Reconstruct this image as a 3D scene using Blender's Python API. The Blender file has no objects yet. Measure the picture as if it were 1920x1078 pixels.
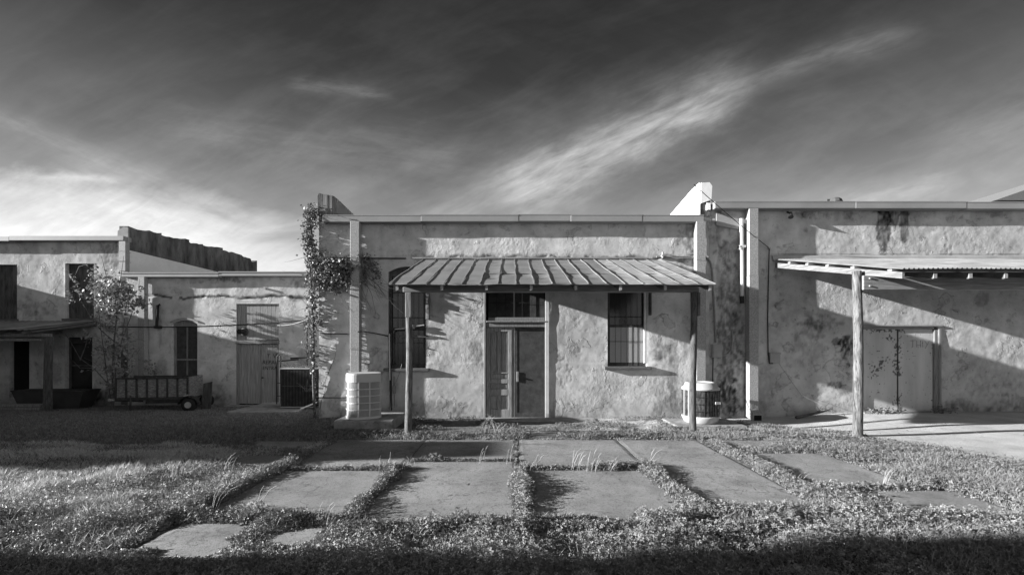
import bpy, math, random
import numpy as np
from mathutils import Vector, Matrix

S = bpy.context.scene
COL = S.collection
random.seed(7)
RNG = np.random.default_rng(11)

# ------------------------------------------------------------------ camera, sky, sun, exposure
CAMZ, CAMD, FPX, HOR = 1.625, 10.5, 840.0, 645.0
SX, SZ = 7.0, 1.78                      # sun travels (SX, 1, -SZ)
EXPOSURE = 1.72
SKY = 0.10

cam = bpy.data.cameras.new('camera'); camo = bpy.data.objects.new('camera', cam); COL.objects.link(camo)
camo.location = (0, -CAMD, CAMZ); camo.rotation_euler = (math.radians(90), 0, 0)
cam.sensor_width = 36; cam.lens = FPX/1920*36; cam.shift_y = (HOR-539)/1920; cam.clip_end = 2000; cam.clip_start = .05
S.camera = camo
S.view_settings.view_transform = 'Standard'; S.view_settings.look = 'None'
S.view_settings.exposure = EXPOSURE; S.view_settings.gamma = 1; S.view_settings.use_curve_mapping = False

sund = bpy.data.lights.new('sun', 'SUN'); suno = bpy.data.objects.new('sun', sund); COL.objects.link(suno)
sund.energy = 5.0; sund.angle = math.radians(0.55); sund.color = (1, 1, 1)
sdir = Vector((SX, 1, -SZ)).normalized()
suno.rotation_euler = sdir.to_track_quat('-Z', 'Y').to_euler()
suno.location = (-20, -8, 12)
SUN_EL = math.asin(-sdir.z); SUN_AZ = math.atan2(-sdir.x, -sdir.y)

def P(px, py, D=10.5):
    return Vector(((px-960)*D/FPX, D-CAMD, CAMZ+(HOR-py)*D/FPX))

def build_world():
    w = bpy.data.worlds.new("World"); S.world = w; w.use_nodes = True
    nt = w.node_tree; N = nt.nodes; L = nt.links
    for n in list(N): N.remove(n)
    out = N.new('ShaderNodeOutputWorld'); bg = N.new('ShaderNodeBackground'); L.new(bg.outputs[0], out.inputs[0])
    sky = N.new('ShaderNodeTexSky'); sky.sky_type = 'NISHITA'; sky.sun_disc = False
    sky.sun_elevation = SUN_EL; sky.sun_rotation = SUN_AZ
    sky.air_density = 1.0; sky.dust_density = .6; sky.ozone_density = 1.0
    sep = N.new('ShaderNodeSeparateColor'); L.new(sky.outputs[0], sep.inputs[0])
    def M(op, a, b=None, c=None, clamp=False):
        n = N.new('ShaderNodeMath'); n.operation = op; n.use_clamp = clamp
        for i, v in enumerate((a, b, c)):
            if v is None: continue
            if isinstance(v, (int, float)): n.inputs[i].default_value = v
            else: L.new(v, n.inputs[i])
        return n.outputs[0]
    def ramp(v, pts, interp='EASE'):
        n = N.new('ShaderNodeValToRGB'); n.color_ramp.interpolation = interp
        cr = n.color_ramp
        while len(cr.elements) < len(pts): cr.elements.new(.5)
        for e, (p, c) in zip(cr.elements, pts): e.position = p; e.color = (c, c, c, 1)
        L.new(v, n.inputs[0]); return n.outputs[0]
    tc = N.new('ShaderNodeTexCoord'); sx = N.new('ShaderNodeSeparateXYZ'); L.new(tc.outputs['Generated'], sx.inputs[0])
    x, y, z = sx.outputs
    ya = M('MAXIMUM', M('ABSOLUTE', y), .12)
    u = M('DIVIDE', x, ya); v = M('DIVIDE', z, ya)         # direction slopes: u to the right, v up
    def noise(uo, vo, su, sv, scale, det=6, rough=.55, dist=0.0, off=0.0):
        c = N.new('ShaderNodeCombineXYZ'); L.new(M('MULTIPLY', uo, su), c.inputs[0]); L.new(M('MULTIPLY', vo, sv), c.inputs[1]); c.inputs[2].default_value = off
        n = N.new('ShaderNodeTexNoise'); n.inputs['Scale'].default_value = scale; n.inputs['Detail'].default_value = det
        n.inputs['Roughness'].default_value = rough; n.inputs['Distortion'].default_value = dist
        L.new(c.outputs[0], n.inputs['Vector']); return n.outputs[0]
    # clear sky through a red filter: dark overhead, pale near the horizon
    grad = ramp(M('MULTIPLY', z, 1.0), [(0.0, .62), (.10, .46), (.22, .31), (.34, .140), (.50, .048), (.66, .020), (1.0, .013)], 'LINEAR')
    red = M('POWER', M('ADD', M('MULTIPLY', sep.outputs[0], .9), .15), .25)
    base = M('MULTIPLY', grad, M('MINIMUM', red, 1.6))
    # wind-drawn wisps: rotate (u,v) along the streak direction
    def rot(a, cu, cv):
        du = M('SUBTRACT', u, cu); dv = M('SUBTRACT', v, cv)
        s = M('ADD', M('MULTIPLY', du, math.cos(a)), M('MULTIPLY', dv, math.sin(a)))
        t = M('SUBTRACT', M('MULTIPLY', dv, math.cos(a)), M('MULTIPLY', du, math.sin(a)))
        return s, t
    def uv(px, py): return (px-960)/FPX, (HOR-py)/FPX
    clouds = None
    def add(c):
        nonlocal clouds
        clouds = c if clouds is None else M('ADD', clouds, c)
    # main streak  (900,385) -> (1390,155)
    def streak(p0, p1, w0, w1, amp, seed, bend=0.0, fade=.06, ns=9):
        (u0, v0), (u1, v1) = uv(*p0), uv(*p1)
        a = math.atan2(v1-v0, u1-u0); Ln = math.hypot(u1-u0, v1-v0)
        s, t = rot(a, u0, v0)
        sn = M('DIVIDE', s, Ln)
        wob = M('MULTIPLY', M('SUBTRACT', noise(s, t, 1, 1.5, 5, 5, .6, 0, seed), .5), w0*2.2)
        t2 = M('ADD', M('ADD', t, wob), M('MULTIPLY', M('MULTIPLY', sn, M('SUBTRACT', 1.0, sn)), bend))
        w = M('ADD', w0, M('MULTIPLY', sn, w1-w0)); w = M('MAXIMUM', w, .006)
        q = M('DIVIDE', t2, w); g = M('EXPONENT', M('MULTIPLY', M('MULTIPLY', q, q), -1.0))
        e = M('MULTIPLY', ramp(M('ADD', M('MULTIPLY', sn, .5), .25), [(.20, 0), (.32, 1)], 'EASE'),
              ramp(M('ADD', M('MULTIPLY', sn, .5), .25), [(.66, 1), (.80, 0)], 'EASE'))
        fib = M('ADD', .35, M('MULTIPLY', ramp(noise(s, t, 1.0, 5.0, ns, 8, .62, .25, seed+3), [(.30, 0), (.72, 1)], 'LINEAR'), 1.1))
        add(M('MULTIPLY', M('MULTIPLY', M('MULTIPLY', g, e), fib), amp*1.1))
    streak((940, 372), (1385, 165), .060, .042, .27, 1.0, .03)
    streak((1330, 180), (1720, 62), .022, .030, .075, 4.0, -.05)
    streak((800, 430), (1120, 270), .05, .02, .10, 7.0)
    streak((-60, 205), (330, 350), .018, .03, .075, 9.0)
    streak((100, 330), (470, 470), .05, .10, .10, 12.0)
    streak((545, 158), (735, 182), .016, .012, .06, 15.0, .0, .06, 18)
    streak((300, 240), (900, 300), .05, .06, .05, 55.0)
    streak((1100, 260), (1420, 120), .07, .05, .06, 61.0)
    streak((1560, 395), (1800, 335), .03, .02, .15, 24.0)
    streak((1750, 300), (2100, 150), .06, .1, .045, 26.0)
    streak((20, 330), (235, 336), .010, .009, .16, 28.0)
    # the bank of bright cloud low on the left
    cu, cv = uv(60, 505)
    du = M('DIVIDE', M('SUBTRACT', u, cu), .72); dv = M('DIVIDE', M('SUBTRACT', v, cv), .225)
    r2 = M('ADD', M('MULTIPLY', du, du), M('MULTIPLY', dv, dv))
    nb = M('SUBTRACT', noise(u, v, 1, 2.4, 4.2, 9, .60, .4, 30.0), .5)
    bank = ramp(M('ADD', M('SUBTRACT', 1.0, r2), M('MULTIPLY', nb, 1.3)), [(.0, 0), (.30, .50), (.80, 1)], 'LINEAR')
    tex = M('ADD', .62, M('MULTIPLY', noise(u, v, 1, 3.5, 7, 9, .62, .5, 33.0), .75))
    add(M('MULTIPLY', M('MULTIPLY', bank, tex), .40))
    # faint general cirrus, stronger near the horizon
    ss, tt = rot(math.radians(20), 0, 0)
    cir = ramp(noise(ss, tt, 1.0, 3.2, 2.6, 10, .62, .25, 40.0), [(.42, 0), (.80, 1)], 'LINEAR')
    low = ramp(v, [(0.05, .20), (.35, .12), (.62, .035), (.9, .015)], 'LINEAR')
    add(M('MULTIPLY', cir, low))
    ss2, tt2 = rot(math.radians(-22), 0, 0)
    cir2 = ramp(noise(ss2, tt2, 1.0, 4.0, 3.4, 10, .6, .2, 47.0), [(.45, 0), (.85, 1)], 'LINEAR')
    add(M('MULTIPLY', cir2, M('MULTIPLY', low, .35)))
    s4, t4 = rot(math.radians(26), 0, 0)
    fine = M('ADD', .55, M('MULTIPLY', noise(s4, t4, 1.0, 4.0, 9.0, 12, .68, .8, 66.0), .9))
    tot = M('ADD', base, M('MULTIPLY', clouds, fine))
    # added brightness behind the camera, an unseen fill that lifts the shaded walls
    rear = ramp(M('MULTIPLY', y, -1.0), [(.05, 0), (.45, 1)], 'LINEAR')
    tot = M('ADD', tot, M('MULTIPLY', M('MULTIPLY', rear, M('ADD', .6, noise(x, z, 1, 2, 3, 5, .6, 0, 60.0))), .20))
    tot = M('MULTIPLY', tot, 1.0/(2**EXPOSURE)/SKY)
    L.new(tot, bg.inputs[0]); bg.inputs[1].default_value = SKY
build_world()

# ------------------------------------------------------------------ numpy noise
def _h(ix, iy, s):
    n = (ix.astype(np.int64)*374761393 + iy.astype(np.int64)*668265263 + int(s)*2147483647) & 0xffffffff
    n = ((n ^ (n >> 13))*1274126177) & 0xffffffff
    n = n ^ (n >> 16)
    return (n & 0xffff)/65535.0
def vn(x, y, s=0):
    x = np.asarray(x, float); y = np.asarray(y, float)
    ix = np.floor(x); iy = np.floor(y); fx = x-ix; fy = y-iy
    fx = fx*fx*(3-2*fx); fy = fy*fy*(3-2*fy)
    a = _h(ix, iy, s); b = _h(ix+1, iy, s); c = _h(ix, iy+1, s); d = _h(ix+1, iy+1, s)
    return (a*(1-fx)+b*fx)*(1-fy)+(c*(1-fx)+d*fx)*fy
def fbm(x, y, s=0, o=4, g=.5):
    t = 0; a = 1; n = 0
    for k in range(o):
        t = t+a*vn(np.asarray(x)*2**k+17*k, np.asarray(y)*2**k-9*k, s+k); n += a; a *= g
    return t/n
def sm(a, b, x):
    t = np.clip((np.asarray(x, float)-a)/(b-a), 0, 1); return t*t*(3-2*t)

# ------------------------------------------------------------------ terrain height
def gz(x, y):
    x = np.asarray(x, float); y = np.asarray(y, float)
    left = sm(-3.2, -8, x)*sm(-3.5, 4.5, y)*-.44
    mid = -.11*sm(-2.6, -1.3, y)*sm(-6.5, -4.6, x)*(1-sm(5.5, 8.5, x))
    right = .03*sm(-3, 0, y)*sm(6.5, 9, x)
    n = (fbm(x*.9, y*.9, 3, 3)-.5)*.05*(1-sm(-6.4, -2, y)*.6)
    return left+mid+right+n*(1-sm(20, 40, np.hypot(x, y)))

# ------------------------------------------------------------------ materials (all neutral greys: a black and white picture)
MATS = {}
def mat(name, lo, hi, scale=6, rough=.85, bump=.3, bscale=40, stretch=(1, 1, 1), metal=0.0, tone=False, spots=None, detail=6, bdist=.01, contrast=(.3, .7), spec=.3, trans=0, ridge=None):
    if name in MATS: return MATS[name]
    m = bpy.data.materials.new(name); m.use_nodes = True; nt = m.node_tree; N = nt.nodes; L = nt.links
    b = N['Principled BSDF']; b.inputs['Roughness'].default_value = rough; b.inputs['Metallic'].default_value = metal
    b.inputs['Specular IOR Level'].default_value = spec
    tc = N.new('ShaderNodeTexCoord'); mp = N.new('ShaderNodeMapping'); mp.inputs['Scale'].default_value = stretch
    L.new(tc.outputs['Object'], mp.inputs[0])
    n = N.new('ShaderNodeTexNoise'); n.inputs['Scale'].default_value = scale; n.inputs['Detail'].default_value = detail; n.inputs['Roughness'].default_value = .6
    L.new(mp.outputs[0], n.inputs['Vector'])
    r = N.new('ShaderNodeValToRGB'); e = r.color_ramp.elements
    e[0].position = contrast[0]; e[0].color = (lo, lo, lo, 1); e[1].position = contrast[1]; e[1].color = (hi, hi, hi, 1)
    L.new(n.outputs[0], r.inputs[0]); c = r.outputs[0]
    def mul(c, f):
        x = N.new('ShaderNodeMix'); x.data_type = 'RGBA'; x.blend_type = 'MULTIPLY'; x.inputs[0].default_value = 1
        L.new(c, x.inputs[6]); L.new(f, x.inputs[7]); return x.outputs[2]
    if spots:                                # (scale, threshold, width, value)
        for sc, th, wd, val in spots:
            q = N.new('ShaderNodeTexNoise'); q.inputs['Scale'].default_value = sc; q.inputs['Detail'].default_value = 7; q.inputs['Roughness'].default_value = .65
            L.new(mp.outputs[0], q.inputs['Vector'])
            rr = N.new('ShaderNodeValToRGB'); ee = rr.color_ramp.elements
            ee[0].position = th; ee[0].color = (1, 1, 1, 1); ee[1].position = th+wd; ee[1].color = (val, val, val, 1)
            L.new(q.outputs[0], rr.inputs[0]); c = mul(c, rr.outputs[0])
    if name == 'aggregate_concrete':         # hairline cracks
        q = N.new('ShaderNodeTexNoise'); q.inputs['Scale'].default_value = .75; q.inputs['Detail'].default_value = 7; q.inputs['Roughness'].default_value = .5
        L.new(mp.outputs[0], q.inputs['Vector']); rr = N.new('ShaderNodeValToRGB'); ee = rr.color_ramp.elements
        ee[0].position = .497; ee[0].color = (1, 1, 1, 1); ee[1].position = .503; ee[1].color = (1, 1, 1, 1); e3 = ee.new(.500); e3.color = (.58, .58, .58, 1)
        L.new(q.outputs[0], rr.inputs[0]); c = mul(c, rr.outputs[0])
    if tone:
        a = N.new('ShaderNodeAttribute'); a.attribute_name = 'tone'; c = mul(c, a.outputs['Color'])
    L.new(c, b.inputs['Base Color'])
    hb = None
    if ridge:                                # crisp-edged flaking: (scale, threshold, distance)
        for k, (sc, th, ds) in enumerate(ridge):
            q = N.new('ShaderNodeTexNoise'); q.inputs['Scale'].default_value = sc; q.inputs['Detail'].default_value = 9; q.inputs['Roughness'].default_value = .58; q.inputs['Distortion'].default_value = .3
            L.new(mp.outputs[0], q.inputs['Vector'])
            rr = N.new('ShaderNodeValToRGB'); rr.color_ramp.elements[0].position = th; rr.color_ramp.elements[1].position = th+.025; L.new(q.outputs[0], rr.inputs[0])
            bp = N.new('ShaderNodeBump'); bp.inputs['Strength'].default_value = .8; bp.inputs['Distance'].default_value = ds; L.new(rr.outputs[0], bp.inputs['Height'])
            if hb: L.new(hb, bp.inputs['Normal'])
            hb = bp.outputs[0]
            r2 = N.new('ShaderNodeValToRGB'); e2 = r2.color_ramp.elements; e2[0].position = th-.012; e2[0].color = (1, 1, 1, 1); e2[1].position = th+.018; e2[1].color = (.94, .94, .94, 1)
            e3 = r2.color_ramp.elements.new(th+.003); e3.color = (.78, .78, .78, 1); L.new(q.outputs[0], r2.inputs[0])
            c = mul(c, r2.outputs[0]); L.new(c, b.inputs['Base Color'])
        if not bump: L.new(hb, b.inputs['Normal'])
    if bump:
        q = N.new('ShaderNodeTexNoise'); q.inputs['Scale'].default_value = bscale; q.inputs['Detail'].default_value = 8; q.inputs['Roughness'].default_value = .6
        L.new(mp.outputs[0], q.inputs['Vector'])
        bp = N.new('ShaderNodeBump'); bp.inputs['Strength'].default_value = bump; bp.inputs['Distance'].default_value = bdist
        L.new(q.outputs[0], bp.inputs['Height']); L.new(bp.outputs[0], b.inputs['Normal'])
        if hb:
            L.new(hb, bp.inputs['Normal'])
            q2 = N.new('ShaderNodeTexNoise'); q2.inputs['Scale'].default_value = .9; q2.inputs['Detail'].default_value = 5; L.new(mp.outputs[0], q2.inputs['Vector'])
            r3 = N.new('ShaderNodeValToRGB'); r3.color_ramp.elements[0].position = .42; r3.color_ramp.elements[0].color = (.12, .12, .12, 1); r3.color_ramp.elements[1].position = .60; L.new(q2.outputs[0], r3.inputs[0])
            mm = N.new('ShaderNodeMath'); mm.operation = 'MULTIPLY'; L.new(q.outputs[0], mm.inputs[0]); L.new(r3.outputs[0], mm.inputs[1]); L.new(mm.outputs[0], bp.inputs['Height'])
    if trans:
        t = N.new('ShaderNodeBsdfTranslucent'); L.new(c, t.inputs[0]); ms = N.new('ShaderNodeMixShader'); ms.inputs[0].default_value = trans
        L.new(b.outputs[0], ms.inputs[1]); L.new(t.outputs[0], ms.inputs[2]); L.new(ms.outputs[0], N['Material Output'].inputs[0])
    MATS[name] = m; return m

M_stucco = mat('weathered_plaster', .35, .55, 2.6, .95, .75, 11, tone=True, bdist=.016, detail=12, ridge=[(1.6, .60, .016), (4.0, .66, .010)], spots=[(5, .56, .12, .74), (14, .60, .06, .70), (45, .64, .06, .65)], spec=.1)
M_stucco2 = mat('aged_plaster', .33, .54, 2.4, .95, .75, 11, tone=True, bdist=.016, detail=12, ridge=[(1.6, .60, .016), (4.0, .66, .010)], spots=[(4, .55, .12, .70), (13, .60, .06, .66), (40, .64, .06, .62)], spec=.1)
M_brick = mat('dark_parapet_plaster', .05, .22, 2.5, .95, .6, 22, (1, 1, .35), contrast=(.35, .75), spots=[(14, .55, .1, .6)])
M_white = mat('white_membrane', .70, .82, 3, .7, .15, 12, bdist=.01)
M_metal = mat('painted_fascia_metal', .21, .27, 1.2, .55, .12, 9, (1, 1, 1), bdist=.01, spots=[(60, .62, .1, .8)], spec=.4)
M_down = mat('galvanised_downspout', .22, .34, 38, .5, .1, 60, spec=.4, contrast=(.4, .62))
M_downwhite = mat('white_pipe_plastic', .45, .55, 8, .5, .05, 30)
M_tin = mat('standing_seam_tin', .12, .19, 2.2, .55, .25, 5, bdist=.02, spots=[(8, .62, .1, .7)], spec=.4)
M_tinrust = mat('rusty_seam_tin', .16, .38, 9, .7, .3, 12, (.5, 3, 1), bdist=.02, contrast=(.35, .65))
M_seam = mat('seam_metal', .13, .26, 9, .5, .2, 30, spec=.5)
M_corr = mat('corrugated_tin', .14, .30, 3, .5, .1, 20, spec=.5)
M_corrdk = mat('dull_corrugated_tin', .10, .24, 4, .6, .1, 20, (1, .4, 1), spots=[(3, .5, .2, .6)])
M_wood = mat('weathered_wood', .10, .26, 5, .85, .5, 16, (6, 6, .5), bdist=.006, spots=[(10, .62, .08, .5)])
M_woodx = mat('weathered_wood_beam', .13, .30, 5, .85, .5, 16, (.5, 6, 6), bdist=.006, spots=[(10, .62, .08, .5)])
M_woody = mat('pale_rake_board', .09, .24, 5, .85, .5, 16, (6, .5, 6), bdist=.006, spots=[(14, .58, .08, .5)])
M_post = mat('peeled_log_post', .05, .21, 6, .85, .9, 14, (5, 5, .8), bdist=.012, spots=[(7, .56, .06, .3), (2.0, .6, .1, .5)], contrast=(.35, .68))
M_postdk = mat('dark_log_post', .03, .13, 6, .85, .6, 14, (5, 5, .8), bdist=.008, spots=[(9, .55, .08, .4)])
M_rafter = mat('rafter_wood', .06, .13, 5, .9, .3, 16)
M_tail = mat('pale_rafter_tail', .22, .36, 9, .9, .3, 16)
M_door = mat('old_panel_door_wood', .12, .36, 6, .7, .4, 16, (9, 9, .6), bdist=.004)
M_doorfr = mat('door_frame_wood', .10, .26, 6, .8, .4, 16, (8, 8, .5), bdist=.004, spots=[(12, .6, .08, .5)])
M_board = mat('dark_plywood', .028, .065, 7, .7, .15, 30, spots=[(50, .70, .05, 1.8)])
M_plank = mat('silver_grey_planks', .16, .36, 5, .85, .3, 16, (12, 12, .45), bdist=.004, spots=[(4, .56, .14, .5)])
M_ply = mat('boarded_plywood', .03, .10, 3, .85, .3, 9, (3, 3, .6), spots=[(5, .5, .1, .6)])
M_glass = mat('dark_window_glass', .012, .03, 2, .18, .02, 5, spec=.5)
M_screen = mat('window_screen_mesh', .26, .34, 90, .9, .2, 200)
M_frame = mat('dark_window_frame', .03, .08, 8, .8, .3, 20)
M_bar = mat('window_bar_iron', .015, .03, 8, .7, 0)
M_sill = mat('sill_wood', .05, .14, 8, .8, .4, 20, (.6, 5, 5), spots=[(9, .6, .1, 2.2)])
M_garage = mat('peeling_painted_door', .38, .50, 2, .7, .06, 12, (2, 2, .5), tone=True)
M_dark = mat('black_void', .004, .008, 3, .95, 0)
M_pipe = mat('black_rubber_pipe', .012, .02, 8, .6, 0)
M_conduit = mat('steel_conduit', .16, .24, 12, .5, .1, 40)
M_acw = mat('white_enamel', .36, .43, 2, .45, .03, 20, spots=[(6, .62, .1, .85)], spec=.4)
M_acg = mat('louvre_enamel', .30, .36, 3, .5, .03, 20)
M_coil = mat('coil_fins', .015, .10, 14, .6, .4, 60, (1, 1, .4), contrast=(.45, .7))
M_conc = mat('old_concrete_pad', .16, .30, 5, .95, .5, 40, spots=[(12, .55, .12, .6)])
M_slab = mat('aggregate_concrete', .20, .35, 1.8, .95, .8, 130, tone=True, bdist=.008, spots=[(75, .54, .08, .5), (30, .56, .08, .62), (2.2, .52, .22, .66), (.9, .5, .02, .85)], ridge=None, detail=12, contrast=(.3, .7), spec=.1)
M_apron = mat('pale_gravelly_concrete', .36, .54, 1.8, .95, .9, 45, bdist=.012, spots=[(50, .56, .10, .6), (2.5, .56, .2, .7)], detail=12, spec=.1)
M_soil = mat('soil_and_thatch', .06, .17, 14, 1.0, .8, 30, tone=True, bdist=.03, contrast=(.3, .72), spec=.05)
M_leafc = mat('clover_leaf', .07, .34, 38, .5, 0, spec=.28, trans=.12)
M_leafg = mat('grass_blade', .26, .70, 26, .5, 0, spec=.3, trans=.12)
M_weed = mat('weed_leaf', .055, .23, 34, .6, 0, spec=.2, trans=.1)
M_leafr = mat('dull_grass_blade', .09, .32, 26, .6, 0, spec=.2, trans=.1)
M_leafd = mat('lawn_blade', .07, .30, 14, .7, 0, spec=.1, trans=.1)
M_straw = mat('dry_straw', .30, .45, 7, .7, 0)
M_vine = mat('ivy_leaf', .06, .26, 12, .45, 0, spec=.4, trans=.1)
M_tree = mat('sapling_leaf', .10, .30, 12, .5, 0, spec=.3, trans=.15)
M_bark = mat('bark', .05, .13, 12, .9, .5, 30)
M_bg = mat('neighbour_plaster', .25, .36, 2, .9, .3, 20)
M_rust = mat('rusty_trailer_steel', .015, .05, 9, .7, .3, 30)
M_trply = mat('scuffed_trailer_panel', .07, .20, 5, .8, .3, 16, (2, 2, 5), spots=[(12, .5, .14, 2.0)])
M_tyre = mat('tyre_rubber', .012, .02, 8, .8, .2, 40)
M_rim = mat('chrome_rim', .28, .4, 8, .4, 0)
M_shingle = mat('roof_shingles', .10, .22, 30, .9, .3, 60)
M_box = mat('grey_switch_box', .25, .32, 5, .55, .05, 20)
M_ink = mat('faded_paint_lettering', .02, .035, 20, .9, 0)
M_trough = mat('dull_trough_metal', .03, .05, 3, .6, .1, 15)
M_cap = mat('dark_roof_felt', .05, .09, 6, .9, .3, 20)

# ------------------------------------------------------------------ mesh builder
BASE = {}
class MB:
    def __init__(s): s.v = []; s.f = []; s.sm = []
    def add(s, vs, fs, smooth=False):
        n = len(s.v); s.v += [tuple(v) for v in vs]; s.f += [tuple(i+n for i in f) for f in fs]; s.sm += [smooth]*len(fs); return s
    def box(s, a, b, bev=0.0, jit=0.0):
        x0, y0, z0 = [min(p, q) for p, q in zip(a, b)]; x1, y1, z1 = [max(p, q) for p, q in zip(a, b)]
        if bev <= 0 or min(x1-x0, y1-y0, z1-z0) < 2.4*bev:
            vs = [(x, y, z) for z in (z0, z1) for y in (y0, y1) for x in (x0, x1)]
            if jit: vs = [tuple(c+random.uniform(-jit, jit) for c in v) for v in vs]
            return s.add(vs, [(0, 2, 3, 1), (4, 5, 7, 6), (0, 1, 5, 4), (2, 6, 7, 3), (0, 4, 6, 2), (1, 3, 7, 5)])
        vs = []; e = bev                      # chamfered box: three shrunken rectangles per axis
        lo = (x0, y0, z0); hi = (x1, y1, z1); idx = {}
        for ax in range(3):
            for sx in (0, 1):
                for sy in (0, 1):
                    for sz in (0, 1):
                        sg = (sx, sy, sz); c = []
                        for k in range(3):
                            base = hi[k] if sg[k] else lo[k]
                            if k != ax: base += -e if sg[k] else e
                            c.append(base)
                        idx[(ax, sg)] = len(vs); vs.append(tuple(c))
        fs = []
        cyc = [(0, 0), (1, 0), (1, 1), (0, 1)]
        for ax in range(3):
            o = [k for k in range(3) if k != ax]
            for sd in (0, 1):
                f = []
                for p, q in cyc:
                    sg = [0, 0, 0]; sg[ax] = sd; sg[o[0]] = p; sg[o[1]] = q; f.append(idx[(ax, tuple(sg))])
                fs.append(f)
            for p in (0, 1):
                for q in (0, 1):
                    a0 = [0, 0, 0]; a0[o[0]] = p; a0[o[1]] = q; a1 = list(a0); a1[ax] = 1
                    fs.append([idx[(o[0], tuple(a0))], idx[(o[1], tuple(a0))], idx[(o[1], tuple(a1))], idx[(o[0], tuple(a1))]])
        for sx in (0, 1):
            for sy in (0, 1):
                for sz in (0, 1): fs.append([idx[(k, (sx, sy, sz))] for k in range(3)])
        return s.add(vs, fs)
    def prism(s, poly, d, smooth=False):       # polygon of 3-D points extruded by vector d
        n = len(poly); d = Vector(d); a = [Vector(p) for p in poly]; b = [p+d for p in a]
        fs = [tuple(range(n))[::-1], tuple(range(n, 2*n))]+[(i, (i+1) % n, n+(i+1) % n, n+i) for i in range(n)]
        return s.add(a+b, fs)
    def tube(s, pts, r, n=8, caps=True, wob=0.0):
        pts = [Vector(p) for p in pts]; k = len(pts); rs = r if isinstance(r, (list, tuple)) else [r]*k
        vs = []; up = Vector((.13, .21, 1)).normalized()
        for i, p in enumerate(pts):
            t = (pts[min(i+1, k-1)]-pts[max(i-1, 0)]).normalized()
            a = t.cross(up)
            if a.length < .1: a = t.cross(Vector((1, .1, 0)))
            a.normalize(); b = t.cross(a).normalized()
            for j in range(n):
                th = 2*math.pi*j/n; rr = rs[i]*(1+random.uniform(-wob, wob)); vs.append(p+(a*math.cos(th)+b*math.sin(th))*rr)
        fs = [(i*n+j, i*n+(j+1) % n, (i+1)*n+(j+1) % n, (i+1)*n+j) for i in range(k-1) for j in range(n)]
        s.add(vs, fs, True)
        if caps: s.add(vs[:n], [tuple(range(n))[::-1]]); s.add(vs[-n:], [tuple(range(n))])
        return s
    def lathe(s, c, prof, n=32, smooth=True):   # prof: (radius, z)
        vs = []; cx, cy, cz = c
        for r, z in prof:
            for j in range(n):
                t = 2*math.pi*j/n; vs.append((cx+r*math.cos(t), cy+r*math.sin(t), cz+z))
        fs = [(i*n+j, i*n+(j+1) % n, (i+1)*n+(j+1) % n, (i+1)*n+j) for i in range(len(prof)-1) for j in range(n)]
        s.add(vs, fs, smooth); s.add(vs[:n], [tuple(range(n))[::-1]]); s.add(vs[-n:], [tuple(range(n))]); return s
    def build(s, name, m, parent=None, base=None, attr=None):
        me = bpy.data.meshes.new(name); o = bpy.data.objects.new(name, me)
        off = Vector(BASE[parent.name]) if parent else Vector(base or (0, 0, 0))
        me.from_pydata([tuple(Vector(v)-off) for v in s.v], [], s.f); me.polygons.foreach_set('use_smooth', s.sm)
        if attr is not None: set_tone(me, attr)
        me.materials.append(m); COL.objects.link(o)
        if parent: o.parent = parent
        else: o.location = off
        BASE[o.name] = tuple(off)
        me.update(); return o
def set_tone(me, t):
    a = me.attributes.new('tone', 'FLOAT_COLOR', 'POINT')
    t = np.asarray(t, np.float32); c = np.stack([t, t, t, np.ones_like(t)], 1); a.data.foreach_set('color', c.ravel())
def npmesh(name, V, F, m, parent=None, base=None, tone=None, smooth=False):
    V = np.asarray(V, np.float32); F = np.asarray(F, np.int32)
    off = np.array(BASE[parent.name] if parent else (base or (0, 0, 0)), np.float32)
    me = bpy.data.meshes.new(name); k = F.shape[1]
    me.vertices.add(len(V)); me.vertices.foreach_set('co', (V-off).ravel())
    me.loops.add(F.size); me.loops.foreach_set('vertex_index', F.ravel())
    me.polygons.add(len(F)); me.polygons.foreach_set('loop_start', np.arange(0, F.size, k, dtype=np.int32))
    me.polygons.foreach_set('loop_total', np.full(len(F), k, np.int32))
    me.polygons.foreach_set('use_smooth', np.full(len(F), smooth))
    me.update(calc_edges=True); me.validate()
    if tone is not None: set_tone(me, tone)
    me.materials.append(m); o = bpy.data.objects.new(name, me); COL.objects.link(o)
    if parent: o.parent = parent
    else: o.location = tuple(float(c) for c in off)
    BASE[o.name] = tuple(float(c) for c in off)
    return o
def tag(o, label=None, cat=None, group=None, kind=None):
    if label: o['label'] = label
    if cat: o['category'] = cat
    if group: o['group'] = group
    if kind: o['kind'] = kind
    return o
def thing(name, label, cat, loc, group=None):
    o = bpy.data.objects.new(name, None); COL.objects.link(o); o.location = loc; o.empty_display_size = .3
    BASE[o.name] = tuple(loc); return tag(o, label, cat, group)
def struct(o): return tag(o, kind='structure')

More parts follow.
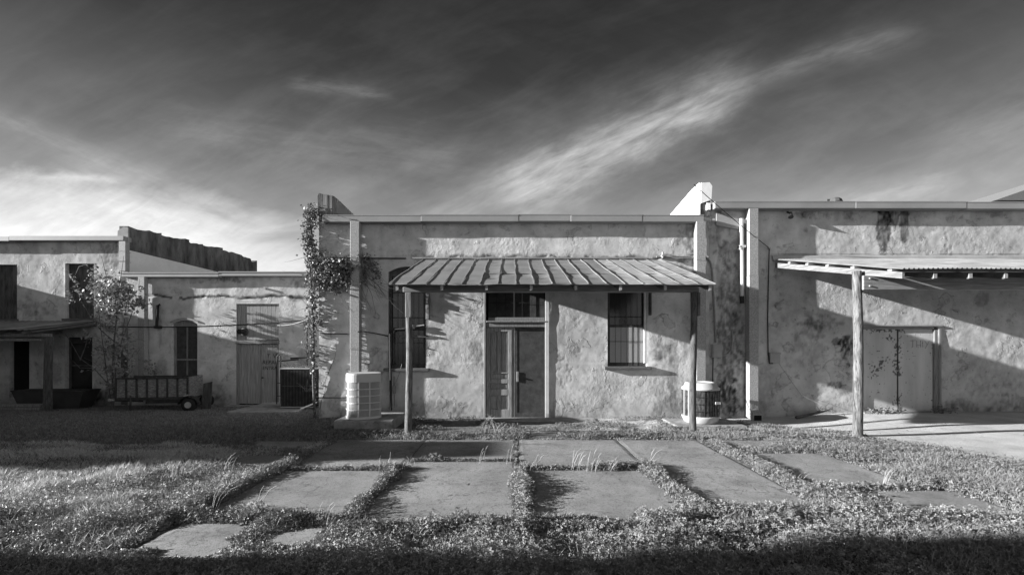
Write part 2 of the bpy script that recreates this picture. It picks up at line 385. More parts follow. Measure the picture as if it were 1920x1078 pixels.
# ------------------------------------------------------------------ plaster walls with openings, relief and stains
def axis(a, b, step, marks):
    pts = sorted(set([a, b]+[m for m in marks if a < m < b])); out = [a]
    for p, q in zip(pts[:-1], pts[1:]):
        n = max(1, int(round((q-p)/step)))
        out += list(np.linspace(p, q, n+1)[1:])
    return np.array(out)
def wall(name, m, parent, x0, x1, z0, z1, y, holes, relief, tonef, step=.028, depth=.14):
    X = axis(x0, x1, step, [h[0] for h in holes]+[h[1] for h in holes])
    Z = axis(z0, z1, step, [h[2] for h in holes]+[h[3] for h in holes])
    GX, GZ = np.meshgrid(X, Z); nx, nz = len(X), len(Z)
    d = np.full(GX.shape, 9.0)
    for h in holes:
        dx = np.maximum(np.maximum(h[0]-GX, GX-h[1]), 0); dz = np.maximum(np.maximum(h[2]-GZ, GZ-h[3]), 0)
        d = np.minimum(d, np.hypot(dx, dz))
    R = relief(GX, GZ)*sm(0, .05, d)
    T = tonef(GX, GZ)
    PX, PZ = GX.copy(), GZ.copy()
    for h in holes:
        rise = h[4] if len(h) > 4 else 0
        if rise:
            cx = (h[0]+h[1])/2; hw = (h[1]-h[0])/2
            q = np.abs(GX-cx)/hw
            sag = np.where(q <= 1, rise*q*q, rise*np.clip(1-(np.abs(GX-cx)-hw)/.35, 0, 1))
            tri = np.clip(1-np.abs(GZ-h[3])/.5, 0, 1)
            PZ = PZ-sag*tri
    V = np.stack([PX, y-R, PZ], -1).reshape(-1, 3)
    I = np.arange(nx*nz).reshape(nz, nx)
    keep = np.ones((nz-1, nx-1), bool)
    mx = (X[:-1]+X[1:])/2; mz = (Z[:-1]+Z[1:])/2; MX, MZ = np.meshgrid(mx, mz)
    for h in holes: keep &= ~((MX > h[0]) & (MX < h[1]) & (MZ > h[2]) & (MZ < h[3]))
    F = np.stack([I[:-1, :-1], I[:-1, 1:], I[1:, 1:], I[1:, :-1]], -1)[keep]
    # reveals
    ev = []; ef = []; et = []; nb = len(V); Tf = T.ravel()
    def rev(idx):
        nonlocal nb
        k = len(idx)
        for i in idx: ev.append((V[i][0], V[i][1], V[i][2])); et.append(Tf[i])
        for i in idx: ev.append((V[i][0], y+depth, V[i][2])); et.append(Tf[i])
        for j in range(k-1): ef.append((nb+j, nb+j+1, nb+k+j+1, nb+k+j))
        nb += 2*k
    for h in holes:
        ix = np.where((X >= h[0]-1e-6) & (X <= h[1]+1e-6))[0]; iz = np.where((Z >= h[2]-1e-6) & (Z <= h[3]+1e-6))[0]
        rev([I[iz[0], i] for i in ix][::-1]); rev([I[iz[-1], i] for i in ix])
        rev([I[j, ix[0]] for j in iz]); rev([I[j, ix[-1]] for j in iz][::-1])
    if ev: V = np.vstack([V, np.array(ev)]); F = np.vstack([F, np.array(ef)]); Tf = np.concatenate([Tf, et])
    return npmesh(name, V, F, m, parent, tone=Tf, smooth=True)

def stains(GX, GZ, D, lst):
    """dirt and other dark patches given as (px,py,rx,ry,strength) on the wall, with ragged edges"""
    T = np.ones(GX.shape)
    k = FPX/D
    U = GX*k+960; W = HOR-(GZ-CAMZ)*k
    n = fbm(GX*9, GZ*9, 91, 4)-.5; n2 = fbm(GX*22, GZ*10, 97, 3)-.5
    for (cx, cy, rx, ry, s) in lst:
        q = np.hypot((U-cx)/rx, (W-cy)/ry)+n*(1.5 if rx > 16 else .7)
        T *= 1-s*sm(1.1, .6 if rx > 16 else .9, q)*np.clip(.85+n2*(2.6 if rx > 16 else 1.0), 0, 1.25)
    return T
def drips(GX, GZ, ztop, ln, dens, s, seed):
    n = sm(1-dens, 1.0, fbm(GX*3.3, GZ*.25, seed, 3, .6)*1.25)
    return 1-s*n*sm(ln, 0, ztop-GZ+fbm(GX*5, GZ, seed+3, 2)*.5)

# ================================================================== GROUND
def ground():
    def ax(lo, hi, f0, f1, step):
        a = list(np.arange(f0, f1+1e-6, step)); t = step; p = f0
        L_ = []
        while p > lo: t *= 1.25; p -= t; L_.append(p)
        R_ = []; t = step; p = f1
        while p < hi: t *= 1.25; p += t; R_.append(p)
        return np.array(L_[::-1]+a+R_)
    X = ax(-400, 400, -9, 9, .06); Y = ax(-400, 600, -8, 5.2, .06)
    GX, GY = np.meshgrid(X, Y); H = gz(GX, GY)
    H = H+(fbm(GX*5, GY*5, 5, 3)-.5)*.03*(np.hypot(GX, GY) < 20)
    # soil sits low under the slabs and the apron
    H = H-.03*inslab(GX, GY, .0)-.02*sm(-.2, .1, apron_d(GX, GY))
    V = np.stack([GX, GY, H], -1).reshape(-1, 3); nx = len(X); nz = len(Y); I = np.arange(nx*nz).reshape(nz, nx)
    F = np.stack([I[:-1, :-1], I[:-1, 1:], I[1:, 1:], I[1:, :-1]], -1).reshape(-1, 4)
    # pale dusty soil in front of the middle building, darker under the lawn
    T = np.ones(GX.shape)*.85
    T += 2.0*sm(-1.9, -1.1, GY)*sm(.4, -.1, GY)*sm(.8, 2.0, GX)*sm(5.6, 4.6, GX)*(.5+fbm(GX*2, GY*3, 8, 3))
    T += .7*sm(-2.6, -1.6, GY)*sm(-2, .5, GX)*sm(5.6, 4.6, GX)
    o = npmesh('ground', V, F, M_soil, tone=T.ravel(), smooth=True); struct(o); return o
# true slab rectangles, then the part of each left bare by the weeds
SLABS = [(-2.95, -1.455, -4.70, -2.92), (-1.44, .075, -4.30, -2.92), (.10, 1.755, -4.70, -2.92), (1.77, 3.10, -6.30, -2.94),
         (-2.97, -1.47, -6.36, -4.74), (-1.44, .06, -6.42, -4.33), (.12, 1.74, -6.40, -4.74),
         (-2.97, -1.47, -7.70, -6.40), (-1.44, .06, -7.7, -6.46), (.12, 1.74, -7.7, -6.44),
         (3.40, 4.62, -5.45, -3.83), (3.62, 4.90, -6.90, -5.52), (3.16, 4.40, -3.78, -2.98),
         (-4.25, -3.15, -3.65, -3.05), (-3.9, -3.02, -4.6, -3.75)]
BARE = [(-2.86, -1.45, -4.62, -2.98), (-1.45, .055, -4.22, -2.98), (.11, 1.76, -4.55, -2.98), (1.765, 3.06, -4.55, -2.98), (1.96, 3.04, -5.95, -4.3),
        (-2.88, -1.64, -6.26, -4.80), (-1.33, -.02, -6.40, -4.36), (.24, 1.55, -6.34, -4.80),
        (-3.02, -2.3, -7.05, -6.50), (-1.92, -1.72, -6.83, -6.70), (.25, .98, -6.78, -6.52),
        (3.48, 4.54, -5.36, -3.88), (3.70, 4.72, -6.18, -5.60), (3.26, 4.2, -3.42, -3.02),
        (-4.1, -3.3, -3.5, -3.15), (-3.75, -3.15, -4.5, -4.05)]
def recd(x, y, r): return np.minimum(np.minimum(x-r[0], r[1]-x), np.minimum(y-r[2], r[3]-y))
def inslab(x, y, m=0):
    o = np.zeros(np.shape(x))
    for r in SLABS: o = np.maximum(o, sm(-.02, .02, recd(x, y, r)-m))
    return o
APR = [(4.9, -.55), (5.6, -1.2), (6.1, -2.2), (6.3, -3.2), (7.0, -4.4), (8.3, -5.0), (10, -5.6), (14, -6.6), (22, -8.5)]
def apron_d(x, y):
    bx = np.array([p[0] for p in APR]); by = np.array([p[1] for p in APR])
    yb = np.interp(x, bx, by)
    return np.where(np.asarray(x) < 4.7, -1.0, np.minimum(np.asarray(y)-yb, (np.asarray(x)-4.7)*1.0))
ground()
def slab(r, i):
    X = np.linspace(r[0], r[1], 26); Y = np.linspace(r[2], r[3], 26); GX, GY = np.meshgrid(X, Y)
    tilt = random.uniform(-.006, .006)
    Z = .018+tilt*(GX-r[0])+(fbm(GX*2, GY*2, 60+i, 3)-.5)*.012+gz((r[0]+r[1])/2, (r[2]+r[3])/2)*.6
    ex = np.minimum(np.minimum(GX-r[0], r[1]-GX), np.minimum(GY-r[2], r[3]-GY)); Z -= .01*sm(.03, 0, ex)
    WX = GX+(fbm(GX*4, GY*4, 70+i, 2)-.5)*.02*sm(.1, 0, ex); WY = GY+(fbm(GX*4+9, GY*4, 75+i, 2)-.5)*.02*sm(.1, 0, ex)
    V = np.stack([WX, WY, Z], -1).reshape(-1, 3); n = 26; I = np.arange(n*n).reshape(n, n)
    F = np.stack([I[:-1, :-1], I[:-1, 1:], I[1:, 1:], I[1:, :-1]], -1).reshape(-1, 4)
    per = np.concatenate([I[0, :], I[1:, -1], I[-1, -2::-1], I[-2:0:-1, 0]])
    B = V[per].copy(); B[:, 2] -= .10; nb = len(V); k = len(per)
    side = np.array([(per[(j+1) % k], per[j], nb+j, nb+(j+1) % k) for j in range(k)])
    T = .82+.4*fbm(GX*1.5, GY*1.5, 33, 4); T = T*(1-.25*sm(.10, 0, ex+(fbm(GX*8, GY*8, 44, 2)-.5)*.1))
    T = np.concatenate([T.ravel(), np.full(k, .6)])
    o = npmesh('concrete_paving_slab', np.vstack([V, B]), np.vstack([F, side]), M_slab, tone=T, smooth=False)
    struct(o); return o
for i, r in enumerate(SLABS): slab(r, i)
def apron():
    X = np.linspace(4.7, 24, 160); Y = np.linspace(-9, 0.05, 110); GX, GY = np.meshgrid(X, Y)
    V = np.stack([GX, GY, gz(GX, GY)+.012], -1).reshape(-1, 3)
    I = np.arange(V.shape[0]).reshape(GX.shape); d = apron_d(GX, GY)+(fbm(GX*3, GY*3, 12, 3)-.5)*.4
    c = d[:-1, :-1] > -.05
    F = np.stack([I[:-1, :-1], I[:-1, 1:], I[1:, 1:], I[1:, :-1]], -1)[c]
    struct(npmesh('driveway', V, F, M_apron, smooth=True))
apron()

# ================================================================== MIDDLE BUILDING
XL, XR = -4.525, 4.62
midb = thing('plaster_building', 'low plaster building in the middle, with the tin porch, double door and two barred windows', 'building', ((XL+XR)/2, 0, -.1))
WIN1 = (-2.90, -2.02, 1.06, 3.44, .13); WIN2 = (2.24, 3.16, 1.10, 3.44, .13); DOOR = (-.66, .86, -.14, 3.45)
def rel_mid(x, z):
    rough = .45+.75*sm(.45, .62, fbm(x*.7+3, z*.8, 21, 3))+.5*sm(1.15, 1.25, z)*sm(3.3, 3.2, z)
    r = (fbm(x*5, z*5, 23, 3)-.5)*.012*rough + (fbm(x*1.2, z*1.2, 25, 2)-.5)*.02
    crk = np.abs(fbm(x*2.2, z*2.2, 27, 4)-.5)                       # torn skin edges
    r -= .006*sm(.012, .004, crk)*(fbm(x*.9, z*.9, 29, 2) > .52)
    r -= .020*sm(.05, .0, np.abs(z-(3.66+.03*np.sin(x*9))))*(fbm(x*4, z*2, 31, 2) > .42)*(x > -2)   # broken edge above the porch
    r += .006*sm(.01, -.01, z-(1.18+.015*np.sin(x*6)))
    return r
def tone_mid(x, z):
    t = .86+.28*fbm(x*1.1, z*1.1, 35, 4)
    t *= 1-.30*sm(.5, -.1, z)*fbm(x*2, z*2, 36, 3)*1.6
    t *= drips(x, z, 4.5, 1.4, .42, .30, 38)
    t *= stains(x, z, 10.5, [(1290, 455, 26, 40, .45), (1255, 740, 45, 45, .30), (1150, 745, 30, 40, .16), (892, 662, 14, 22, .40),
                             (705, 680, 20, 35, .25), (1310, 760, 30, 30, .3), (640, 760, 40, 30, .25), (830, 765, 60, 16, .35), (615, 410, 16, 8, .4),  # the wide low patch left of the door just darkens the wall base
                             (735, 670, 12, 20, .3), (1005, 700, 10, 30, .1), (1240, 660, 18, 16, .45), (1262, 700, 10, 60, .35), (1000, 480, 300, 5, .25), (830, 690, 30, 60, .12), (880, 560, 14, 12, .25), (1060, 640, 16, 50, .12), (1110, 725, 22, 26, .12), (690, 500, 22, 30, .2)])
    ledge = sm(.04, 0, np.abs(z-(3.66+.03*np.sin(x*9))))*(fbm(x*4, z*2, 31, 2) > .42)*(x > -2)
    return t*(1-.45*ledge)
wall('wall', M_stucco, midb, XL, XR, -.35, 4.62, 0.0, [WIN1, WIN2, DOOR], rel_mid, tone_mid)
b = MB(); b.box((XL, .001, -.4), (XL+.3, 9, 4.5)); b.build('side_wall', M_bg, midb)
b = MB(); b.box((XL, 9, -.4), (XR, 9.3, 4.5)); b.build('rear_wall', M_bg, midb)
b = MB(); b.box((XL+.3, .2, 4.2), (XR-.02, 9, 4.45)); b.build('roof', M_cap, midb)
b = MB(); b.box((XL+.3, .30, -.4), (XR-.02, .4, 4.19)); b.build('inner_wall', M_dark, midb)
# fascia gutter with slightly kicked joints
def fascia(parent, x0, x1, zt, zb, y0, joints, sag=.012):
    b = MB(); xs = [x0]+joints+[x1]
    for i, (p, q) in enumerate(zip(xs[:-1], xs[1:])):
        dz = random.uniform(-sag, sag); dy = .004*(i % 2)
        b.box((p, y0-dy, zb+dz), (q+.001, .06, zt+dz), .008)
        b.box((p+.001, y0-dy-.006, zt+dz-.020), (q-.001, y0-dy-.001, zt+dz+.002))   # rolled lip
    return b.build('gutter_fascia', M_metal, parent)
fascia(midb, -4.36, 4.42, 4.60, 4.44, -.185, [-2.1, .15, 1.35, 3.0])
def downspout(parent, x0, x1, ztop, zbot, kick=True, y=0.0, m=None, kx=1):
    b = MB(); yb = y-.045; yf = y-.215; zs = [ztop, zbot+.0]
    L_ = ztop-zbot; k = 3; zz = [ztop-L_*i/k for i in range(k+1)]
    for i in range(k):
        g = .004*(i % 2); b.box((x0-g, yf-g, zz[i+1]+.001), (x1+g, yb+g, zz[i]), .006)
    b.build('downspout', m or M_down, parent)
    for i in range(1, k):
        s = MB(); s.box((x0-.008, yf-.006, zz[i]-.02), (x1+.008, y+.002, zz[i]-.008)); s.build('downspout_strap', M_down, parent)
    if kick:
        e = MB(); c = zbot
        poly = [(x0, yb, c), (x0, yf, c), (x0, yf-.16, c-.10), (x0, yf-.16, c-.26), (x0, yb, c-.19)]
        e.prism(poly, (x1-x0, 0, 0)); e.build('downspout_shoe', M_down, parent)
        h = MB(); h.box((x0+.02, yf-.164, c-.245), (x1-.02, yf-.1615, c-.125)); h.build('shoe_mouth', M_dark, parent)
downspout(midb, -3.715, -3.51, 4.44, .06, False)
downspout(midb, 4.24, 4.45, 4.44, .06, False)
# parapet stubs
b = MB(); zt = 5.12
b.prism([(-4.52, -.06, 4.615), (-4.40, -.06, 4.615), (-4.42, -.06, zt), (-4.50, -.06, zt+.02), (-4.53, -.06, zt-.05)], (0, .5, 0))
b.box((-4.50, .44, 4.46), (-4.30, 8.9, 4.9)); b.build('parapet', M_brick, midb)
b = MB()
for k in range(5):
    x0 = -4.40+.055*k; b.prism([(x0, -.07-.012*(k % 2), 4.615), (x0+.053, -.07-.012*(k % 2), 4.615), (x0+.050-.01*(k == 4), -.07-.01*(k % 2), zt-.02-.01*k), (x0-.002, -.07-.01*(k % 2), zt-.01*k)], (0, .45, 0))
b.build('fluted_coping_stone', M_doorfr, midb)
b = MB(); b.prism([(-4.13, .05, 4.6), (-4.13, .05, 5.06), (-4.13, 3.2, 4.9), (-4.13, 8.9, 4.7), (-4.13, 8.9, 4.46), (-4.13, .05, 4.46)], (-.15, 0, 0)); b.build('parapet_flashing', M_bg, midb)
# right-hand parapet with its white membrane
b = MB(); b.prism([(4.40, -.03, 4.615), (4.40, -.03, 5.36), (4.40, .4, 5.35), (4.40, 1.95, 5.16), (4.40, 8.9, 4.9), (4.40, 8.9, 4.615)], (.23, 0, 0)); b.build('parapet', M_brick, midb)
b = MB(); b.prism([(4.37, -.045, 4.612), (4.37, -.045, 5.385), (4.37, .4, 5.375), (4.37, 1.95, 5.185), (4.37, 8.95, 4.93), (4.37, 8.95, 4.612)], (.028, 0, 0)); b.build('white_membrane', M_white, midb)
b = MB(); b.prism([(4.40, -.075, 4.90), (4.64, -.075, 4.98), (4.66, -.075, 5.30), (4.60, -.075, 5.385), (4.41, -.075, 5.375)], (0, .043, 0))
b.box((4.53, -.10, 4.74), (4.61, -.035, 4.90)); b.build('torn_flashing', M_white, midb)

def window(parent, h, y, split, screen=None, bars=(5, 3), mullion=True, fm=None, gm=None):
    x0, x1, z0, z1 = h[:4]; yi = y+.12; w = .07
    f = MB()
    f.box((x0+.005, yi-.05, z0+.005), (x0+w, yi, z1), .006); f.box((x1-w, yi-.05, z0+.005), (x1-.005, yi, z1), .006)
    f.box((x0+w, yi-.05, z0+.005), (x1-w, yi, z0+.08), .006); f.box((x0+w, yi-.05, z1-.22), (x1-w, yi, z1), .006)
    f.box((x0+w, yi-.045, split-.03), (x1-w, yi-.005, split+.03), .006)
    if mullion: f.box(((x0+x1)/2-.018, yi-.035, z0+.08), ((x0+x1)/2+.018, yi-.002, split-.03)); f.box(((x0+x1)/2-.018, yi-.035, split+.03), ((x0+x1)/2+.018, yi-.002, z1-.22))
    o = f.build('window', fm or M_frame, parent)
    g = MB(); g.box((x0+w-.01, yi+.002, z0+.07), (x1-w+.01, yi+.012, z1-.2)); g.build('pane', gm or M_glass, o)
    if bars:
        b = MB(); n, k = bars
        for i in range(1, n+1):
            x = x0+w+(x1-x0-2*w)*i/(n+1); b.tube([(x, yi-.0525, z0+.02), (x, yi-.0525, z1-.05)], .0035, 6)
        for i in range(1, k+1):
            z = z0+(z1-z0)*i/(k+1); b.box((x0+.02, yi-.066, z-.006), (x1-.02, yi-.062, z+.006))
        b.build('security_bars', M_bar, o)
    if screen:
        s = MB(); s.box((x0+w, yi-.0485, screen[0]), (x1-w, yi-.0465, screen[1])); s.build('insect_screen', M_screen, o)
    return o
def sill(parent, h, y, m=None, t=.07, ov=.09):
    b = MB(); b.box((h[0]-ov, y-.10, h[2]-t), (h[1]+ov, y+.10, h[2]+.003), .01); return b.build('window_sill', m or M_sill, parent)
w1 = window(midb, WIN1, 0, 1.98, None, (5, 3), False); sill(midb, WIN1, 0)
w2 = window(midb, WIN2, 0, 2.05, (1.19, 2.02), (5, 3), False); sill(midb, WIN2, 0)
b = MB(); b.box((3.10, .005, 1.18), (3.153, .068, 3.3)); b.build('window_jamb', M_downwhite, midb)
b = MB(); b.box((-2.64, -.03, 1.78), (-1.96, .03, 1.83)); b.build('shutter_rail', M_sill, midb)
# front door
d = MB(); yi = .06
d.box((DOOR[0]-.0, -.012, -.13), (DOOR[0]+.05, .13, 3.44), .008); d.box((DOOR[1]-.06, .02, -.13), (DOOR[1], .13, 3.44), .008)
d.box((DOOR[0]+.05, .0, 2.02), (DOOR[1]-.06, .13, 2.13), .01); d.box((DOOR[0]+.06, -.035, 2.13), (DOOR[1]-.04, .10, 2.17), .008)
d.box((DOOR[0]+.10, .0, 3.3), (DOOR[1]-.10, .13, 3.44)); d.box((DOOR[0]+.10, .02, 2.17), (DOOR[1]-.10, .12, 2.25), .006)
fr = d.build('door_frame', M_doorfr, midb)
g = MB(); g.box((DOOR[0]+.10, .10, 2.17), (DOOR[1]-.10, .115, 3.3)); tr = g.build('transom_window', M_board, midb)
t = MB()
t.box((.03, .06, 2.25), (.07, .099, 3.3))
for x in (-.36, -.15, .24, .47, .66): t.box((x-.006, .075, 2.25), (x+.006, .085, 3.3))
for z in (2.6,): t.box((DOOR[0]+.10, .072, z-.007), (DOOR[1]-.10, .074, z+.007))
t.build('transom_bars', M_bar, tr)
# panelled left leaf
lx0, lx1 = -.605, -.005; z0, z1 = -.11, 2.015
l = MB(); l.box((lx0, .075, z0), (lx1, .10, z1))
l.box((lx0, .04, z0), (lx0+.09, .074, z1), .006); l.box((lx1-.09, .04, z0), (lx1, .074, z1), .006)
for a, c in ((z0, z0+.20), (.42, .56), (.70, .80), (.93, .96), (z1-.10, z1)): l.box((lx0+.09, .04, a), (lx1-.09, .074, c), .006)
mx = (lx0+lx1)/2
for a, c in ((z0+.20, .42), (.96, z1-.10)): l.box((mx-.04, .04, a), (mx+.04, .074, c), .006)
for a, c in ((z0+.23, .39), (1.0, z1-.14)):
    for p, q in ((lx0+.115, mx-.065), (mx+.065, lx1-.115)): l.box((p, .058, a), (q, .076, c), .012)
for a, c in ((.59, .67), (.82, .91)): l.box((lx0+.12, .055, a), (lx1-.12, .076, c), .012)
lf = l.build('door', M_door, midb); tag(lf, 'panelled wooden left leaf')
b = MB(); b.box((-.002, .05, z0), (.075, .09, z1), .006); b.build('meeting_stile', M_door, midb)
b = MB(); b.box((.08, .06, z0), (.80, .09, z1), .004); rl = b.build('door', M_board, midb); tag(rl, 'dark plain board covering the right leaf')
b = MB(); b.box((.083, .052, z0), (.12, .0595, z1)); b.box((.76, .052, z0), (.798, .0595, z1)); b.box((.12, .052, z1-.05), (.76, .0595, z1)); b.box((.12, .052, z0), (.76, .0595, z0+.12)); b.build('edge_strip', M_frame, rl)
b = MB(); b.tube([(.13, .055, .86), (.13, .01, .86)], .022, 10); b.box((.105, .035, .74), (.155, .05, .98), .004); b.build('door_handle', M_conduit, rl)
b = MB(); b.box((.775, -.03, -.13), (.865, -.013, 3.4), .004); b.build('door_trim', M_downwhite, midb)
b = MB(); b.box((-.70, -.45, -.19), (1.9, -.02, -.085), .02, 0); tag(b.build('concrete_doorstep', M_conc, base=(0, -.2, -.2)), 'long low concrete step under the double door', 'doorstep')
# wooden shutter hinge blocks
b = MB(); b.box((-2.01, -.050, 2.20), (-1.94, -.002, 3.0), .006); b.box((-2.0, -.062, 2.45), (-1.945, -.051, 2.75), .003); b.build('shutter_bracket', M_woodx, midb)
b = MB(); b.box((-2.0, -.105, 2.56), (-1.95, -.0625, 2.68)); b.build('shutter_bracket', M_rafter, midb)
b = MB(); b.box((3.20, -.05, 2.30), (3.26, -.002, 2.95), .008); b.box((3.205, -.075, 2.45), (3.25, -.051, 2.62)); b.build('shutter_bracket', M_frame, midb)

# ================================================================== RIGHT BUILDING
XE = 17.0
rb = thing('plaster_building', 'taller plaster building on the right, with the pale double door and dark drip stains', 'building', (11, 0, 0))
GDOOR = (8.20, 9.98, .06, 2.03)
def rel_right(x, z):
    r = (fbm(x*6, z*6, 123, 3)-.5)*.013+(fbm(x*1.3, z*1.3, 125, 2)-.5)*.016
    r += .012*sm(.0, -.02, z-1.9-.4*fbm(x*.5, z, 120, 2))*0
    crk = np.abs(fbm(x*1.8, z*2.6, 127, 4)-.5); r -= .006*sm(.012, .004, crk)*(fbm(x*.8, z*.8, 129, 2) > .52)
    ed = 4.98+.03*np.sin(z*7)+.05*(fbm(z*3, z*0, 131, 3)-.5)       # seam where the two buildings meet
    r -= .03*sm(.05, 0, np.abs(x-ed+.15))
    return r
def tone_right(x, z):
    t = .85+.28*fbm(x*1.0, z*1.0, 135, 4)
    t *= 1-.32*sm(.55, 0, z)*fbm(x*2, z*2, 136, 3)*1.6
    t *= drips(x, z, 4.8, 1.2, .35, .35, 138)
    t *= stains(x, z, 10.5, [(1656, 425, 13, 52, .78), (1657, 385, 24, 30, .7), (1696, 418, 9, 44, .78), (1678, 400, 9, 24, .7), (1520, 402, 34, 9, .4), (1590, 402, 10, 10, .35),
                             (1588, 655, 20, 32, .72), (1570, 640, 10, 8, .7), (1540, 605, 45, 14, .4), (1560, 720, 20, 8, .5), (1520, 640, 30, 60, .22), (1850, 690, 80, 60, .18), (1840, 560, 14, 16, .35), (1800, 765, 60, 18, .4), (1900, 760, 60, 20, .3), (1585, 730, 14, 9, .35),
                             (1720, 402, 60, 8, .2), (1860, 402, 20, 8, .4), (1345, 430, 18, 40, .3), (1365, 640, 24, 130, .38), (1385, 560, 10, 110, .3), (1364, 600, 26, 200, .35), (1350, 750, 34, 40, .5), (1385, 745, 18, 45, .4),
                             (1470, 600, 26, 30, .15), (1530, 620, 30, 16, .25), (1440, 730, 20, 50, .2)])
    fil = sm(.025, 0, np.abs(z-3.72-.012*np.sin(x*5)-(fbm(x*6, z, 77, 2)-.5)*.03))*(x > 6.05)
    return t*(1-.55*fil)
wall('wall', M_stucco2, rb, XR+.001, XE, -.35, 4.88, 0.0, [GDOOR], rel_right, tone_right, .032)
b = MB(); b.box((XE-.3, .001, -.4), (XE, 12, 4.7)); b.box((XR, 12, -.4), (XE, 12.3, 4.7)); b.build('side_wall', M_bg, rb)
b = MB(); b.box((XR+.02, .2, 4.5), (XE-.3, 12, 4.7)); b.build('roof', M_cap, rb)
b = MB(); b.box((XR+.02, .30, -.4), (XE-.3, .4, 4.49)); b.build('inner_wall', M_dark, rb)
fascia(rb, 4.665, XE, 4.895, 4.735, -.20, [7.9, 10.45, 13.5])
downspout(rb, 5.45, 5.66, 4.735, .14, True)
b = MB(); b.prism([(4.78, -.03, 4.40), (5.40, -.03, 4.28), (5.40, -.03, 4.44), (4.78, -.03, 4.70)], (0, .025, 0)); b.build('plaster_patch', M_bg, rb)
# cement fillet above the lean-to
b = MB(); b.prism([(6.08, -.001, 3.70), (6.08, -.045, 3.68), (6.11, -.07, 3.56), (6.11, -.001, 3.56)], (XE-6.1, 0, 0)); b.build('cement_fillet', M_bg, rb)
# pale double door with peeling paint
def gleaf(x0, x1, seed):
    X = np.linspace(x0, x1, 80); Z = np.linspace(GDOOR[2]+.005, GDOOR[3]-.06, 170); GX, GZ = np.meshgrid(X, Z)
    V = np.stack([GX, np.full(GX.shape, .045)-(fbm(GX*3, GZ*.5, seed, 2)-.5)*.004, GZ], -1).reshape(-1, 3); I = np.arange(GX.size).reshape(GX.shape)
    F = np.stack([I[:-1, :-1], I[:-1, 1:], I[1:, 1:], I[1:, :-1]], -1).reshape(-1, 4)
    n = fbm(GX*26, GZ*26, 201, 3); k = 1/80.
    U = GX*80+960; W = 645-(GZ-1.625)*80
    m = .50*np.exp(-((W-690-8*np.sin(U*.12))/13)**2)*(U < 1690)*sm(.35, .6, fbm(GX*6, GZ*3, 203, 2))+.52*np.exp(-((U-1685)/8)**2)*sm(.3, .6, fbm(GX*2, GZ*3, 213, 2))+.25*np.exp(-((U-1757)/6)**2)+.45*np.exp(-((W-618)/6)**2)*(U < 1700)+.5*np.exp(-((W-632)/5)**2-((U-1672)/9)**2)
    peel = sm(.66, .72, n*.85+m*.62)
    T = (.92+.16*fbm(GX*8, GZ*.8, 205, 3))*(1-.78*peel)*(1-.12*sm(.5, 0, GZ)*fbm(GX*6, GZ, 207, 2))
    return npmesh('door_leaf', V, F, M_garage, rb, tone=T.ravel())
gd1 = gleaf(8.205, 9.06, 1); gd2 = gleaf(9.085, 9.90, 2)
b = MB(); b.box((8.20, .06, .065), (9.975, .10, 2.02)); b.build('door_backing', M_frame, rb)
b = MB(); b.box((9.062, .03, .065), (9.083, .055, 1.97)); b.build('door_edge_strip', M_frame, rb)
b = MB(); b.tube([(9.045, .035, 1.0), (9.045, .0, 1.0)], .012, 8); b.build('door_knob', M_rim, gd1)
b = MB(); b.box((8.14, -.045, 2.032), (10.06, .03, 2.07), .006); b.box((8.20, .0, 1.97), (9.90, .05, 2.028), .004); b.build('door_head', M_woodx, rb)
b = MB(); b.box((9.905, .0, .06), (9.975, .06, 1.96), .006); b.box((9.99, -.022, .06), (10.05, -.002, 1.98), .005); b.build('door_jamb', M_doorfr, rb)
b = MB(); b.box((8.1, -.20, -.04), (10.1, -.003, .055), .015); b.build('door_threshold', M_conc, rb)
# scratched letters on the right leaf
def text(s, size, loc, m, parent, name='lettering', ext=.0012, shear=0.0, rotz=0.0):
    cu = bpy.data.curves.new(name, 'FONT'); cu.body = s; cu.size = size; cu.extrude = ext; cu.shear = shear
    o = bpy.data.objects.new(name, cu); COL.objects.link(o); bpy.context.view_layer.update()
    me = bpy.data.meshes.new_from_object(o.evaluated_get(bpy.context.evaluated_depsgraph_get())); bpy.data.objects.remove(o)
    R = Matrix.Rotation(math.radians(90), 4, 'X'); off = Vector(BASE[parent.name])
    me.transform(Matrix.Translation(Vector(loc)-off) @ R); me.materials.clear(); me.materials.append(m)
    o = bpy.data.objects.new(name, me); COL.objects.link(o); o.parent = parent; BASE[o.name] = BASE[parent.name]; return o
sc = MB()
def scr(p, q): sc.tube([(p[0], .038, p[1]), (q[0], .038, q[1])], .0028, 4, False)
for a, c in (((9.36, 1.70), (9.50, 1.715)), ((9.43, 1.71), (9.425, 1.56)), ((9.425, 1.56), (9.40, 1.54)), ((9.52, 1.71), (9.52, 1.55)), ((9.52, 1.60), (9.61, 1.60)), ((9.61, 1.71), (9.61, 1.55)),
             ((9.66, 1.55), (9.66, 1.70)), ((9.71, 1.70), (9.76, 1.62)), ((9.82, 1.71), (9.72, 1.52)), ((9.42, 1.34), (9.50, 1.345))): scr(a, c)
sc.build('scratched_letters', M_frame, gd2)

